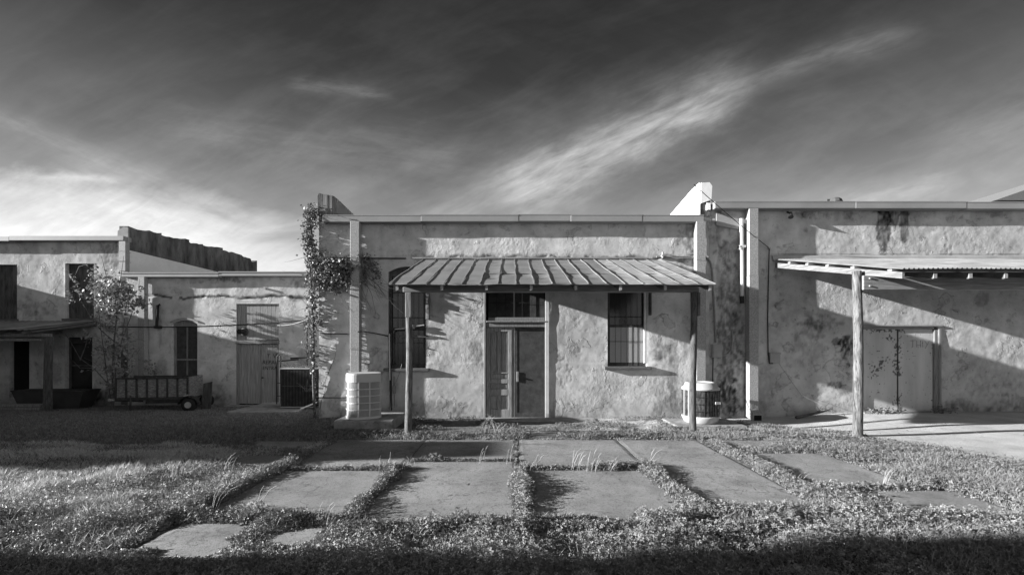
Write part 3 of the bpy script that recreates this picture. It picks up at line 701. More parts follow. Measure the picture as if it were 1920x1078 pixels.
# roof vent, distant shingled roof
v = thing('roof_vent', 'small metal vent cowl poking above the right-hand gutter', 'vent', (9.0, 2.0, 4.69))
b = MB(); b.lathe((9.0, 2.0, 4.69), [(.09, 0), (.09, .95)], 16); b.build('vent_pipe', M_conduit, v)
b = MB(); b.lathe((9.0, 2.0, 5.56), [(.10, -.02), (.20, 0), (.17, .08), (.10, .13)], 12, False); b.box((8.76, 1.95, 5.54), (8.86, 2.05, 5.65)); b.build('vent_cowl', M_cap, v)
nb = thing('shingled_building', 'house with a pale shingled roof just showing behind the far right gutter', 'house', (22, 16, 0))
b = MB(); b.box((26.3, 13.9, 0), (45, 30, 9.30)); b.build('wall', M_bg, nb)
b = MB(); b.add([(25.9, 13.5, 9.32), (45.5, 13.5, 9.32), (45.5, 30.5, 9.32), (25.9, 30.5, 9.32), (35.3, 13.5, 12.6), (35.3, 30.5, 12.6)], [(0, 1, 4), (1, 2, 5, 4), (2, 3, 5), (3, 0, 4, 5), (3, 2, 1, 0)]); b.build('roof', M_shingle, nb)

# ================================================================== LOW BUILDING (behind, left of the middle)
DL = 15.0; YL = 4.5; KL = DL/FPX
def L(px, py): return ((px-960)*KL, CAMZ+(HOR-py)*KL)
lb = thing('plaster_building', 'lowest plaster building, behind the trailer, with plank doors and one arched window', 'building', (-9, YL, -.4))
WINL = (L(322, 0)[0], L(370, 0)[0], .45, 2.42, .12); DPL = (L(443, 0)[0], L(523, 0)[0], -.42, 2.97)
def rel_low(x, z):
    r = (fbm(x*4, z*4, 223, 3)-.5)*.012+(fbm(x*1.1, z*1.1, 225, 2)-.5)*.016
    ln = 3.20-.05*(x+9)*0+.04*np.sin(x*3)
    r -= .04*sm(.05, .0, np.abs(z-ln-.05*(fbm(x*3, z*0, 226, 3)-.5)))*(fbm(x*1.6, z*0+2, 228, 2) > .33)*(x > -12.3)
    return r
def tone_low(x, z):
    t = .82+.36*fbm(x*.9, z*.9, 235, 4)
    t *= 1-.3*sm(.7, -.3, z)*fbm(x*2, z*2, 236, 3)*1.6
    t *= drips(x, z, 3.9, 1.3, .4, .3, 238)
    t *= stains(x, z, DL, [(430, 524, 36, 6, .5), (570, 532, 30, 10, .4), (555, 560, 12, 6, .5), (301, 700, 14, 34, .35), (300, 620, 3, 30, .3), (370, 745, 50, 10, .3), (410, 745, 22, 22, .3), (575, 670, 16, 22, .3)])
    ln = 3.20+.04*np.sin(x*3)
    return t*(1-.8*sm(.05, .02, np.abs(z-ln-.09*(fbm(x*5, z*0, 226, 4)-.5))-.05*(fbm(x*7, z*0+5, 229, 3)-.45))*(fbm(x*1.6, z*0+2, 228, 2) > .22)*(x > -12.0))
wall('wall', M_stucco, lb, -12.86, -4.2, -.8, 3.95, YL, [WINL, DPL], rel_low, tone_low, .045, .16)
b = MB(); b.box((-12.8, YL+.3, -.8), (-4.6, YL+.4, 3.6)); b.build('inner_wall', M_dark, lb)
b = MB(); b.box((-12.8, YL+.1, 3.7), (-4.56, 14, 3.85)); b.build('roof', M_white, lb)
b = MB(); b.box((-12.8, 14, -.8), (-4.56, 14.2, 3.84)); b.build('rear_wall', M_bg, lb)
b = MB()
for p, q, dz in ((-12.95, -9.7, 0), (-9.7, -6.6, .03), (-6.6, -4.53, .02)):
    b.box((p, YL-.20, 3.84+dz), (q+.001, YL+.1, 3.985+dz), .008); b.box((p, YL-.216, 3.955+dz), (q, YL-.201, 3.99+dz))
b.build('gutter_fascia', M_metal, lb)
downspout(lb, L(258, 0)[0]*.985, L(270, 0)[0]*.985, 3.84, -.3, False, YL)
wl = window(lb, WINL, YL+.03, 1.10, None, None, True, M_doorfr, M_board)
b = MB()
for k in range(6):
    z = .62+.28*k
    b.box((WINL[0]+.07, YL+.125, z), (WINL[1]-.07, YL+.128, z+.012))
b.build('glazing_bars', M_frame, wl)
sill(lb, WINL, YL)
b = MB(); n = 10; pts = []
for i in range(n+1):
    t = -1+2*i/n; x = (WINL[0]+WINL[1])/2+t*.47; pts.append((x, 2.45-.12*t*t))
for (xa, za), (xb, zb) in zip(pts[:-1], pts[1:]): b.prism([(xa, YL-.03, za), (xb, YL-.03, zb), (xb, YL-.03, zb+.05), (xa, YL-.03, za+.05)], (0, .03, 0))
b.build('arch_moulding', M_bg, wl)
# plank door and panel above
def planks(x0, x1, z0, z1, n, y, name, parent, m=M_plank, v=.004):
    b = MB(); w = (x1-x0)/n
    for i in range(n): b.box((x0+i*w+.003, y-random.uniform(0, v), z0+random.uniform(0, .008)), (x0+(i+1)*w-.003, y+.03, z1), .003)
    return b.build(name, m, parent)
up = planks(DPL[0]+.02, DPL[1]-.02, 1.76, 2.95, 11, YL+.05, 'plank_panel', lb)
dm = (DPL[0]+DPL[1])/2+.10
dl = planks(DPL[0]+.06, dm-.005, -.38, 1.62, 8, YL+.06, 'plank_door', lb); dr = planks(dm+.005, DPL[1]-.06, -.38, 1.62, 6, YL+.062, 'plank_door', lb)
tag(dr, 'right plank leaf with hand-painted lettering')
b = MB(); b.box((DPL[0]-.02, YL-.02, 1.63), (DPL[1]+.02, YL+.09, 1.75), .008); b.box((DPL[0]+.003, YL+.0, -.4), (DPL[0]+.058, YL+.1, 1.629), .005); b.box((DPL[1]-.058, YL, -.4), (DPL[1]-.003, YL+.1, 1.629), .005); b.build('door_frame', M_doorfr, lb)
b = MB(); b.box((dm-.016, YL+.035, -.38), (dm+.012, YL+.054, 1.62)); b.build('cover_strip', M_doorfr, dl)
b = MB(); b.tube([(dm+.05, YL+.055, .50), (dm+.05, YL+.0, .50)], .022, 10); b.build('door_knob', M_pipe, dr)
b = MB(); b.box((DPL[0]+.003, YL+.10, -.42), (DPL[1]-.003, YL+.13, 2.96)); b.build('door_backing', M_dark, lb)
b = MB(); b.box((DPL[0]-.2, YL-.35, -.56), (DPL[1]+.1, YL-.002, -.40), .01); b.build('door_threshold', M_conc, lb)
text('T. V.', .19, (L(497, 0)[0]*.998, YL+.0565, L(0, 671)[1]), M_ink, dr, shear=.15)
text('REPAIR', .18, (L(490, 0)[0], YL+.0565, L(0, 682.5)[1]), M_ink, dr, shear=.15)
text('ENTRANCE', .155, (L(490, 0)[0], YL+.0565, L(0, 693)[1]), M_ink, dr, shear=.15)
vp = thing('vent_pipe', 'dark round vent pipe sticking out of the plank panel above the lettered door', 'vent', (L(457, 0)[0], YL, L(0, 622)[1]))
vx, vz = L(457, 622); b = MB(); b.tube([(vx+.02, YL+.05, vz), (vx-.03, YL-.22, vz)], .085, 16); b.build('pipe', M_pipe, vp)
b = MB(); b.lathe((0, 0, 0), [(.14, 0), (.14, .02), (.09, .05)], 20)
b.v = [(vx+p[0], YL+.045-p[2], vz+p[1]) for p in b.v]; b.build('collar', M_frame, vp)
b = MB(); x, z = L(301, 572); b.tube([(x+.06, YL-.10, z), (x, YL-.12, z-.02), (x-.03, YL-.12, z-.7)], .045, 8); b.box((x-.12, YL-.14, z-.78), (x+.06, YL-.001, z-.70))
tag(b.build('wall_bracket', M_bar, base=(x, YL, z-.7)), 'dark narrow iron bracket hanging left of the arched window', 'bracket')

# ================================================================== LEFTMOST BUILDING
fb = thing('plaster_building', 'two-storey plaster building at the far left with boarded upper windows and a long dark parapet', 'building', (-18, YL, -.4))
FX0 = -24.0; FX1 = -12.85
def hol(a, b_, c, d_): return (L(a, 0)[0], L(b_, 0)[0], L(0, d_)[1], L(0, c)[1])
HF = [hol(-14, 32, 496, 598), hol(122, 176, 494, 597), hol(17, 55, 640, 745), hol(122, 173, 632, 735)]
def rel_far(x, z):
    return (fbm(x*4, z*4, 323, 3)-.5)*.016+(fbm(x*1.1, z*1.1, 325, 2)-.5)*.018
def tone_far(x, z):
    t = .80+.40*fbm(x*.9, z*.9, 335, 4)
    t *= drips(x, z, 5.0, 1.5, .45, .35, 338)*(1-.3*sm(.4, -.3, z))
    t *= stains(x, z, DL, [(215, 480, 30, 28, .45), (60, 580, 40, 20, .3), (190, 740, 30, 14, .6), (150, 755, 60, 10, .5), (200, 560, 18, 30, .3), (238, 620, 10, 60, .4), (105, 700, 10, 20, .3)])
    return t
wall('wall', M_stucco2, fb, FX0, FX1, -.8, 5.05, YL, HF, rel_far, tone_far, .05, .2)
for i in range(2): h = HF[i]; planks(h[0]+.01, h[1]-.01, h[2]+.01, h[3]-.01, 3, YL+.13, 'boarded_window', fb, M_ply, .01)
for h in HF[:2]:
    b = MB(); b.box((h[0]-.06, YL-.07, h[2]-.08), (h[1]+.06, YL+.12, h[2]-.002), .01); b.build('window_sill', M_sill, fb)
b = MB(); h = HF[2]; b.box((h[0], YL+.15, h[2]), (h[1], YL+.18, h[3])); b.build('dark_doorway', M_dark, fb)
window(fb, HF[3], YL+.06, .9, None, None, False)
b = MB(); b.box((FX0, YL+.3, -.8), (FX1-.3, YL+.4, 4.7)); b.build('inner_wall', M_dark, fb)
b = MB(); b.box((FX0, YL+.1, 4.75), (FX1-.25, 24, 4.9)); b.build('roof', M_cap, fb)
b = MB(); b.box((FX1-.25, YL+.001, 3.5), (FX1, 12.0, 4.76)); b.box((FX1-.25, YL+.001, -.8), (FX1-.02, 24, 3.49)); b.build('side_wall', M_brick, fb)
b = MB(); b.box((FX1-.02, YL+.02, 3.8), (FX1+.012, 14.0, 4.77)); b.build('white_flashing', M_white, fb)
b = MB()
def parY(px): return abs(FX1)*FPX/(960-px)-CAMD
def parZ(px, py): return CAMZ+(HOR-py)*(parY(px)+CAMD)/FPX
steps = [(249, 427), (302, 437), (302, 441), (354, 450), (354, 454), (380, 458), (380, 460), (417, 465), (417, 469), (445, 476), (470, 486), (470, 490), (481, 489)]
top = []
for k_, (a, c) in enumerate(steps):
    if k_:
        pa, pc = steps[k_-1]
        for m_ in range(1, 7): top.append((parY(pa+(a-pa)*m_/7+.001), parZ(pa+(a-pa)*m_/7, pc+(c-pc)*m_/7)+random.uniform(-.045, .03)))
    top.append((parY(a)+.001*k_, parZ(a, c)))
top[0] = (YL-.02, top[0][1])
poly = [(FX1-.28, YL-.02, 4.78)]+[(FX1-.28, y, z) for y, z in top]+[(FX1-.28, top[-1][0], 4.78)]
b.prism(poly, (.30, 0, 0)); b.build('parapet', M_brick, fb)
b = MB(); b.prism([(FX1-.32, YL-.06, 4.9), (FX1+.05, YL-.06, 4.9), (FX1+.04, YL-.06, 5.50), (FX1-.1, YL-.06, 5.53), (FX1-.30, YL-.06, 5.40)], (0, .05, 0)); b.build('parapet_end_stone', M_bg, fb)
b = MB(); b.box((FX0, YL-.22, 5.02), (-16.6, YL+.1, 5.17), .008); b.box((-16.6, YL-.222, 5.04), (-12.82, YL+.1, 5.19), .008); b.build('gutter_fascia', M_metal, fb)
downspout(fb, -12.98+.0, -12.76, 5.02, 4.03, False, YL)

# ================================================================== unseen shade casters outside the frame, shaped for the long shadows they throw
nbd = thing('stepped_building', 'plaster building standing forward at the far left, outside the view, with a stepped roofline', 'building', (-22, -1, 0))
b = MB()
for y0, y1, h in ((-6.85, -5.9, 5.02), (-5.9, -3.7, 4.52), (-3.7, -.3, 4.25), (-.3, 2.2, 4.36), (2.2, 4.3, 4.44)):
    b.box((-22, y0, -.5), (-19.9, y1, h))
b.build('wall', M_bg, nbd)
b = MB(); b.box((-22.02, -6.87, 5.021), (-19.88, -5.88, 5.06)); b.build('coping', M_metal, nbd)
nb2 = thing('shade_shed', 'unseen shed shaped to shade the foreground, outside the view to the left', 'shed', (-19, -12, 0))  # unseen block, sized and placed so its shadow darkens the near foreground
b = MB(); b.box((-20, -20, -.3), (-15, -10.12, 5.9)); b.build('wall', M_bg, nb2)
b = MB(); b.prism([(-20.1, -20.1, 5.9), (-20.1, -10.1, 5.9), (-20.1, -14.5, 7.0)], (5.2, 0, 0)); b.build('roof', M_corrdk, nb2)

yw = thing('shade_wall', 'unseen wall added to shade the near left foreground, outside the view', 'wall', (-11, -8.6, 0))  # added out of view to darken the lower left foreground
b = MB(); b.box((-13, -8.72, -.3), (-9, -8.47, 2.25)); b.build('wall', M_bg, yw)
b = MB(); b.box((-13.03, -8.75, 2.251), (-8.97, -8.44, 2.31), .01); b.build('coping', M_conc, yw)

# ================================================================== PORCH ROOF OF THE MIDDLE BUILDING
por = thing('porch_roof', 'lean-to porch with a standing-seam tin roof on two log posts over the double door', 'porch', (.7, -1.4, 0))
PX0, PX1, PYE, PZ0, PZ1 = -2.08, 3.44, -2.95, 3.60, 2.635
def pz(y): return PZ0+(PZ1-PZ0)*(-y)/(-PYE)
npan = 18; xs = np.linspace(PX0, PX1, npan+1)
for i in range(npan):
    rusty = i >= 13
    x0, x1 = xs[i], xs[i+1]; X = np.linspace(x0+.002, x1-.002, 9); Y = np.linspace(-.01, PYE, 24); GX, GY = np.meshgrid(X, Y)
    amp = .014 if i < 13 else .022
    Z = PZ0+(PZ1-PZ0)*(-GY)/(-PYE)+(fbm(GX*2.2, GY*1.6, 400+i, 3)-.5)*amp+.005*np.sin((GX-x0)/(x1-x0)*math.pi)*random.uniform(-1, 1)
    if i > 4: Z += -.02*np.exp(-((GY+random.uniform(1, 2.5))/.25)**2)*np.sin((GX-x0)/(x1-x0)*math.pi)
    GY = GY+np.where(GY < PYE+.05, (fbm(GX*3, GX*0, 420, 2)-.5)*.06, 0)
    V = np.stack([GX, GY, Z], -1).reshape(-1, 3); I = np.arange(GX.size).reshape(GX.shape); n0 = len(V)
    V = np.vstack([V, V-np.array([0, 0, .012])]); F = np.stack([I[:-1, :-1], I[1:, :-1], I[1:, 1:], I[:-1, 1:]], -1).reshape(-1, 4)
    F2 = F[:, ::-1]+n0; e = I[-1]; F3 = np.array([(e[j], e[j]+n0, e[j+1]+n0, e[j+1]) for j in range(8)])
    npmesh('roof_panel', V, np.vstack([F, F2, F3]), M_tinrust if rusty else M_tin, por, smooth=True)
for i, x in enumerate(xs):
    b = MB(); pts = [(x+(fbm(np.array([i*3.1]), np.array([k*.5]), 9, 2)[0]-.5)*.035, y, pz(y)+.012+random.uniform(-.004, .004)) for k, y in enumerate(np.linspace(-.02, PYE-.01, 12))]
    for (a, c) in zip(pts[:-1], pts[1:]):
        a = Vector(a); c = Vector(c); w = Vector((.006, 0, 0)); u_ = Vector((0, 0, .013 if i < 14 else .009)); b.prism([a-w-u_*.6, a+w-u_*.6, a+w*1.3+u_*.6, a-w*1.3+u_*.6], c-a)
    b.build('seam', M_seam, por)
b = MB(); b.box((PX0-.25, -.05, PZ0+.015), (PX1-.25, -.004, PZ0+.05)); b.build('wall_flashing', M_corr, por)
for i, x in enumerate(np.linspace(PX0+.13, PX1-.08, 8)):
    b = MB(); ya, yb = -.03, PYE+.06; w = .022
    b.prism([(x-w, ya, pz(ya)-.02), (x-w, yb, pz(yb)-.02), (x-w, yb, pz(yb)-.075), (x-w, yb+.12, pz(yb+.12)-.13), (x-w, ya, pz(ya)-.13)], (2*w, 0, 0)); b.build('rafter', M_rafter, por)
    b = MB(); b.prism([(x-w-.001, yb-.012, pz(yb)-.022), (x+w+.001, yb-.012, pz(yb)-.022), (x+w+.001, yb-.012, pz(yb)-.11), (x-w-.001, yb-.012, pz(yb)-.125)], (0, .010, 0)); b.build('rafter_tail', M_tail, por)
b = MB()
for y in np.linspace(-.4, -2.85, 6): b.box((PX0+.02, y-.04, pz(y)-.018), (PX1-.02, y+.04, pz(y)-.014))
b.build('roof_batten', M_rafter, por)
YP = -2.42
b = MB(); b.box((-1.96, YP-.04, pz(YP)-.255), (3.36, YP+.04, pz(YP)-.125), .008); b.build('front_beam', M_woodx, por)
b = MB(); b.box((PX0+.05, -.06, PZ0-.20), (PX1-.05, -.004, PZ0-.06)); b.build('wall_plate', M_rafter, por)
def logpost(x, y, z0, z1, r, name, parent, m, lean=0.0, n=14):
    b = MB(); pts = []; rs = []
    for i in range(n+1):
        t = i/n; pts.append((x+lean*t+.012*math.sin(t*5+x), y+.008*math.sin(t*7), z0+(z1-z0)*t)); rs.append(r*(1.08-.14*t)*(1+random.uniform(-.03, .03)))
    b.tube(pts, rs, 14, True, .03); return b.build(name, m, parent)
zb = pz(YP)-.257
logpost(-1.86, YP, -.15, zb-.42, .060, 'post', por, M_post)
b = MB(); b.box((-1.915, YP-.05, zb-.45), (-1.81, YP+.05, zb), .008); b.build('post_top_block', M_wood, por)
logpost(3.27, YP, -.15, zb, .060, 'post', por, M_postdk)
b = MB(); b.box((3.33, YP-.05, zb-.42), (3.38, YP+.04, zb+.002), .008); b.build('post_top_block', M_rafter, por)

# ================================================================== RIGHT LEAN-TO
rl_ = thing('lean_to_roof', 'lean-to with a corrugated tin roof, pale side board and one log post, at the right edge', 'lean-to', (10, -1.5, 0))
RX0, RX1, RYE, RZ0, RZ1 = 6.13, 16.8, -3.45, 3.60, 2.815
def rz(y): return RZ0+(RZ1-RZ0)*(-y)/(-RYE)
def corrugated(x0, x1, ya, yb, za, zb_, m, parent, pitch=.076, amp=.011, name='corrugated_roof', jag=.0):
    n = int((x1-x0)/pitch*8); X = np.linspace(x0, x1, n); Y = np.linspace(ya, yb, 12); GX, GY = np.meshgrid(X, Y)
    Z = za+(zb_-za)*(GY-ya)/(yb-ya)+amp*np.sin(GX*2*math.pi/pitch)+(fbm(GX*.8, GY*.8, 55, 2)-.5)*.03
    V = np.stack([GX, GY, Z], -1).reshape(-1, 3); I = np.arange(GX.size).reshape(GX.shape); n0 = len(V); V = np.vstack([V, V-np.array([0, 0, .004])])
    F = np.stack([I[:-1, :-1], I[1:, :-1], I[1:, 1:], I[:-1, 1:]], -1).reshape(-1, 4); e = I[-1]
    F3 = np.array([(e[j], e[j]+n0, e[j+1]+n0, e[j+1]) for j in range(len(e)-1)])
    return npmesh(name, V, np.vstack([F, F[:, ::-1]+n0, F3]), m, parent, smooth=True)
corrugated(RX0, RX1, -.075, RYE, RZ0, RZ1, M_corr, rl_)
b = MB(); x = 6.14; b.prism([(x, -.05, 3.515), (x, RYE, 2.755), (x, RYE, 2.655), (x, -.05, 3.405)], (.04, 0, 0)); b.build('rake_board', M_woody, rl_)
for y in (-.55, -1.15, -1.75, -2.4, -3.2):
    b = MB(); b.box((6.15, y-.045, rz(y)-.075), (RX1, y+.045, rz(y)-.022), .005); b.build('purlin', M_woodx, rl_)
for x in np.arange(6.70, RX1, .56):
    b = MB(); w = .025; ya, yb = -.05, RYE+.05; b.prism([(x-w, ya, rz(ya)-.08), (x-w, yb, rz(yb)-.08), (x-w, yb, rz(yb)-.17), (x-w, ya, rz(ya)-.22)], (2*w, 0, 0)); b.build('rafter', M_rafter, rl_)
    b = MB(); b.box((x-w-.002, yb-.012, rz(yb)-.16), (x+w+.002, yb-.002, rz(yb)-.082)); b.build('rafter_tail', M_tail, rl_)
YR = -2.66
b = MB(); b.box((6.03, YR-.16, 2.555), (RX1, YR-.115, 2.80), .006); b.build('front_beam', M_woodx, rl_)
b = MB()
for z in (2.62, 2.75): b.tube([(6.13, YR-.18, z), (6.13, YR-.15, z)], .014, 8)
b.build('beam_bolt', M_rim, rl_)
logpost(6.05, YR, -.15, 2.90, .074, 'post', rl_, M_post, .0)
logpost(13.6, YR, -.15, 2.80, .083, 'post', rl_, M_post, .0)

# ================================================================== FAR-LEFT LEAN-TO
ll = thing('lean_to_roof', 'low sagging lean-to of old tin on a squared timber post, at the far left', 'lean-to', (-17, 3.5, -.4))
LX0, LX1 = -23.5, -13.90; ya, yb = YL-.02, 2.45; za, zb_ = 2.40, 2.02
corrugated(LX0, LX1, ya, yb, za, zb_, M_corrdk, ll, .2, .012)
b = MB(); b.prism([(LX1-.02, ya, za-.03), (LX1-.02, yb, zb_-.03), (LX1-.02, yb, zb_-.06), (LX1-.02, ya, za-.14)], (.04, 0, 0)); b.build('rake_board', M_rafter, ll)
b = MB(); b.prism([(LX1-.35, ya, za+.02), (LX1+.03, ya, za+.015), (LX1-.5, yb-.05, zb_+.02), (LX1-.9, yb-.05, zb_+.02)], (0, 0, .008)); b.build('loose_tin_strip', M_corr, ll)
b = MB(); b.box((LX0, 2.76, 1.84), (-13.72, 2.88, 1.94), .006); b.box((LX0, 2.70, 1.72), (-13.9, 2.74, 1.78)); b.build('front_beam', M_wood, ll)
b = MB()
for x in np.arange(-23, -13.9, .8): b.prism([(x-.03, ya, za-.03), (x-.03, yb+.04, zb_-.03), (x-.03, yb+.04, zb_-.10), (x-.03, ya, za-.13)], (.06, 0, 0))
b.build('rafters', M_rafter, ll)
b = MB(); b.prism([(-13.90, 2.76, -.6), (-13.72, 2.74, -.6), (-13.75, 2.78, 1.0), (-13.72, 2.78, 1.84), (-13.86, 2.78, 1.84), (-13.89, 2.78, 1.0)], (0, .14, 0)); b.build('post', M_postdk, ll)
b = MB(); b.prism([(-19.6, 2.76, -.6), (-19.4, 2.74, -.6), (-19.4, 2.78, 1.84), (-19.56, 2.78, 1.84)], (0, .14, 0)); b.build('post', M_wood, ll)

# ================================================================== AIR CONDITIONERS
def acpad(x0, x1, y0, y1, z0, z1, label):
    b = MB(); b.box((x0, y0, z0), (x1, y1, z1), .015); return tag(b.build('concrete_pad', M_conc, base=((x0+x1)/2, (y0+y1)/2, z0)), label, 'concrete pad')
acpad(-3.62, -2.42, -1.42, -.30, -.25, .075, 'thick concrete pad under the white air conditioner')
acx, acy, acz = -3.15, -.98, .078
ac = thing('air_conditioner', 'round white louvred air conditioner on a concrete pad left of the porch', 'air conditioner', (acx, acy, acz))
def rs(t, r): return r/((abs(math.cos(t))**3.0+abs(math.sin(t))**3.0)**(1/3.0))
def ring(b, r0, r1, z0, z1, n=48):
    vs = []
    for rr, zz in ((r0, z0), (r1, z0), (r1, z1), (r0, z1)):
        for j in range(n):
            t = 2*math.pi*j/n+.2; q = rs(t-.5, rr); vs.append((acx+q*math.cos(t), acy+q*math.sin(t), acz+zz))
    fs = [(k*n+j, k*n+(j+1) % n, ((k+1) % 4)*n+(j+1) % n, ((k+1) % 4)*n+j) for k in range(4) for j in range(n)]
    b.add(vs, fs, False)
R = .350
b = MB(); ring(b, .02, R, .76, .915); ring(b, .02, R*.96, .915, .94); b.build('top_cap', M_acw, ac)
b = MB(); ring(b, .02, R, .0, .05); b.build('base_pan', M_acw, ac)
b = MB(); ring(b, .02, R-.03, .05, .76); b.build('inner_shell', M_acg, ac)
b = MB()
for k in range(1, 5): z = .05+.71*k/5; ring(b, R-.05, R, z-.011, z+.011)
for k in range(10):
    t = 2*math.pi*k/10+.35; q = rs(t-.5, R); c, s_ = math.cos(t), math.sin(t); w = .016
    b.prism([(acx+(q+.001)*c-w*s_, acy+(q+.001)*s_+w*c, acz+.05), (acx+(q+.001)*c+w*s_, acy+(q+.001)*s_-w*c, acz+.05), (acx+(q-.03)*c+w*s_, acy+(q-.03)*s_-w*c, acz+.05), (acx+(q-.03)*c-w*s_, acy+(q-.03)*s_+w*c, acz+.05)], (0, 0, .71))
b.build('grille_frame', M_acw, ac)
b = MB()
for k in range(130):
    t = 2*math.pi*k/130; q = rs(t-.5, R-.008); c, s_ = math.cos(t), math.sin(t); w = .0035
    b.prism([(acx+q*c-w*s_, acy+q*s_+w*c, acz+.05), (acx+q*c+w*s_, acy+q*s_-w*c, acz+.05), (acx+(q-.022)*c+w*s_, acy+(q-.022)*s_-w*c, acz+.05), (acx+(q-.022)*c-w*s_, acy+(q-.022)*s_+w*c, acz+.05)], (0, 0, .71))
b.build('louvres', M_acw, ac)

acpad(3.40, 4.85, -1.28, -.30, -.16, -.06, 'low concrete pad under the air conditioner with the dark coil')
ex, ey, ez = 4.08, -.80, -.055
ec = thing('air_conditioner', 'round air conditioner with a bare dark coil and white lid, behind the right porch post', 'air conditioner', (ex, ey, ez))
b = MB(); b.lathe((ex, ey, ez), [(.32, 0), (.34, .02), (.385, .12), (.385, .145), (.36, .15)], 40); b.build('base_pan', M_acw, ec)
b = MB(); b.lathe((ex, ey, ez), [(.37, .70), (.39, .705), (.39, .745), (.35, .765), (.31, .85), (.24, .865), (.23, .84)], 40); b.build('top_cap', M_acw, ec)
b = MB(); b.lathe((ex, ey, ez), [(.34, .15), (.34, .70)], 40); b.build('coil', M_coil, ec)
b = MB()
for k in range(36):
    t = 2*math.pi*k/36; b.tube([(ex+.375*math.cos(t), ey+.375*math.sin(t), ez+.14), (ex+.375*math.cos(t), ey+.375*math.sin(t), ez+.71)], .0035, 4, False)
for z in (.27, .42, .57):
    b.tube([(ex+.375*math.cos(a), ey+.375*math.sin(a), ez+z) for a in np.linspace(0, 2*math.pi, 49)], .005, 4, False)
b.build('wire_guard', M_bar, ec)
b = MB()
for a in (-2.6, -2.95): b.box((ex+.38*math.cos(a)-.012, ey+.38*math.sin(a)-.012, ez+.14), (ex+.38*math.cos(a)+.012, ey+.38*math.sin(a)+.012, ez+.71))
b.build('corner_rib', M_acw, ec)
b = MB(); a = -.95; b.box((ex+.30*math.cos(a)-.0, ey+.41*math.sin(a)-.01, ez+.42), (ex+.30*math.cos(a)+.10, ey+.41*math.sin(a)+.01, ez+.47)); b.build('data_plate', M_white, ec)

acpad(-7.55, -5.75, 1.35, 3.3, -.42, -.16, 'low concrete pad under the black box air conditioner')
KX = 12.4/FPX
bx0, bx1 = (526-960)*KX, (588-960)*KX; bz0, bz1 = -.13, CAMZ+(HOR-690)*KX; by = 12.4-CAMD
bc = thing('air_conditioner', 'square black air conditioner with dead grass on its lid, left of the vine corner', 'air conditioner', ((bx0+bx1)/2, by+.45, bz0))
b = MB(); b.box((bx0, by, bz0), (bx1, by+.9, bz1-.04), .01); b.build('cabinet', M_dark, bc)
b = MB(); b.box((bx0-.015, by-.015, bz1-.04), (bx1+.015, by+.91, bz1), .008); b.build('lid', M_metal, bc)
b = MB(); b.box((bx0-.01, by-.02, bz0-.002), (bx1+.01, by-.001, bz0+.03)); b.build('base_rail', M_metal, bc)
b = MB()
for x in np.linspace(bx0+.03, bx1-.03, 22): b.box((x-.005, by-.012, bz0+.05), (x+.005, by-.001, bz1-.06))
b.box((bx0, by-.014, (bz0+bz1)/2+.04), (bx1, by-.0125, (bz0+bz1)/2+.06)); b.build('grille', M_frame, bc)
# pipe handrail between the door and the black unit
b = MB(); q = lambda px, py, D=13.2: tuple(P(px, py, D))
b.tube([q(519, 757), q(519, 680), q(520, 668), q(523, 664), q(526, 668), q(527, 757)], .018, 8)
for z in (718, 742): b.tube([q(519, z), q(527, z)], .012, 6)
tag(b.build('hand_rail', M_bar, base=q(522, 757)), 'narrow upright pipe rail between the lettered door and the black unit', 'rail')
b = MB()
b.tube([q(545, 672, 14.7), q(562, 671, 14.7), q(600, 667, 14.7)], .03, 8); b.tube([q(576, 605, 14.8), q(576, 690, 14.8)], .018, 8); b.tube([q(560, 605, 14.8), q(600, 604, 14.8)], .018, 8)
b.tube([q(523, 677, 14.6), q(560, 674, 14.6)], .02, 8)
tag(b.build('pipe_run', M_bar, base=q(576, 690, 14.8)), 'thin dark pipes on the wall above the black unit', 'pipe')
b = MB(); b.tube([q(563, 767, 11.6), q(594, 754, 11.9)], .02, 8); tag(b.build('white_drain_pipe', M_downwhite, base=q(563, 767, 11.6)), 'short white pipe lying aslant in front of the black unit', 'pipe')

# ================================================================== TRAILER
TD = 13.5; KT = TD/FPX
def T(px, py): return ((px-960)*KT, CAMZ+(HOR-py)*KT)
ty0 = TD-CAMD; ty1 = ty0+.85
tg = float(gz(-10.5, 3.2))
tr = thing('utility_trailer', 'rusty high-sided utility trailer parked on the lawn below the arched window', 'trailer', (-10.6, 3.6, tg))
x0, zt = T(222, 707); x1, _ = T(341, 706); zb2 = T(0, 746)[1]
n = 7
def side(y, name):
    b = MB(); b.box((x0+.02, y-.01, zb2+.03), (x1-.02, y+.012, zt-.04)); b.build(name, M_trply, tr)
    for i in range(n+1):
        b = MB(); x = x0+(x1-x0)*i/n; b.box((x-.022, y-.045, zb2), (x+.022, y-.011, zt-.02), .004); b.build('side_post', M_rust, tr)
    b = MB(); b.box((x0-.02, y-.05, zt-.045), (x1+.02, y+.015, zt+.0), .006); b.box((x0-.02, y-.05, zb2-.06), (x1+.02, y+.02, zb2+.02), .006); b.build('side_rail', M_rust, tr)
side(ty0, 'side_panel'); side(ty1, 'side_panel')
b = MB(); b.box((x0, ty0+.02, zb2-.03), (x1, ty1-.02, zb2+.01)); b.build('bed', M_rust, tr)
b = MB(); b.box((x1-.012, ty0+.016, zb2+.0), (x1+.03, ty1-.016, zt-.0)); b.build('tailgate', M_trply, tr)
b = MB(); b.box((x0-.02, ty0+.016, zb2), (x0+.01, ty1-.016, zt-.05)); b.build('head_panel', M_trply, tr)
for yy in (ty0+.15, ty1-.15):
    b = MB(); b.tube([(x0+.6, yy, zb2-.09), (x0-.3, (ty0+ty1)/2, zb2-.09)], .035, 6); b.build('tongue', M_rust, tr)
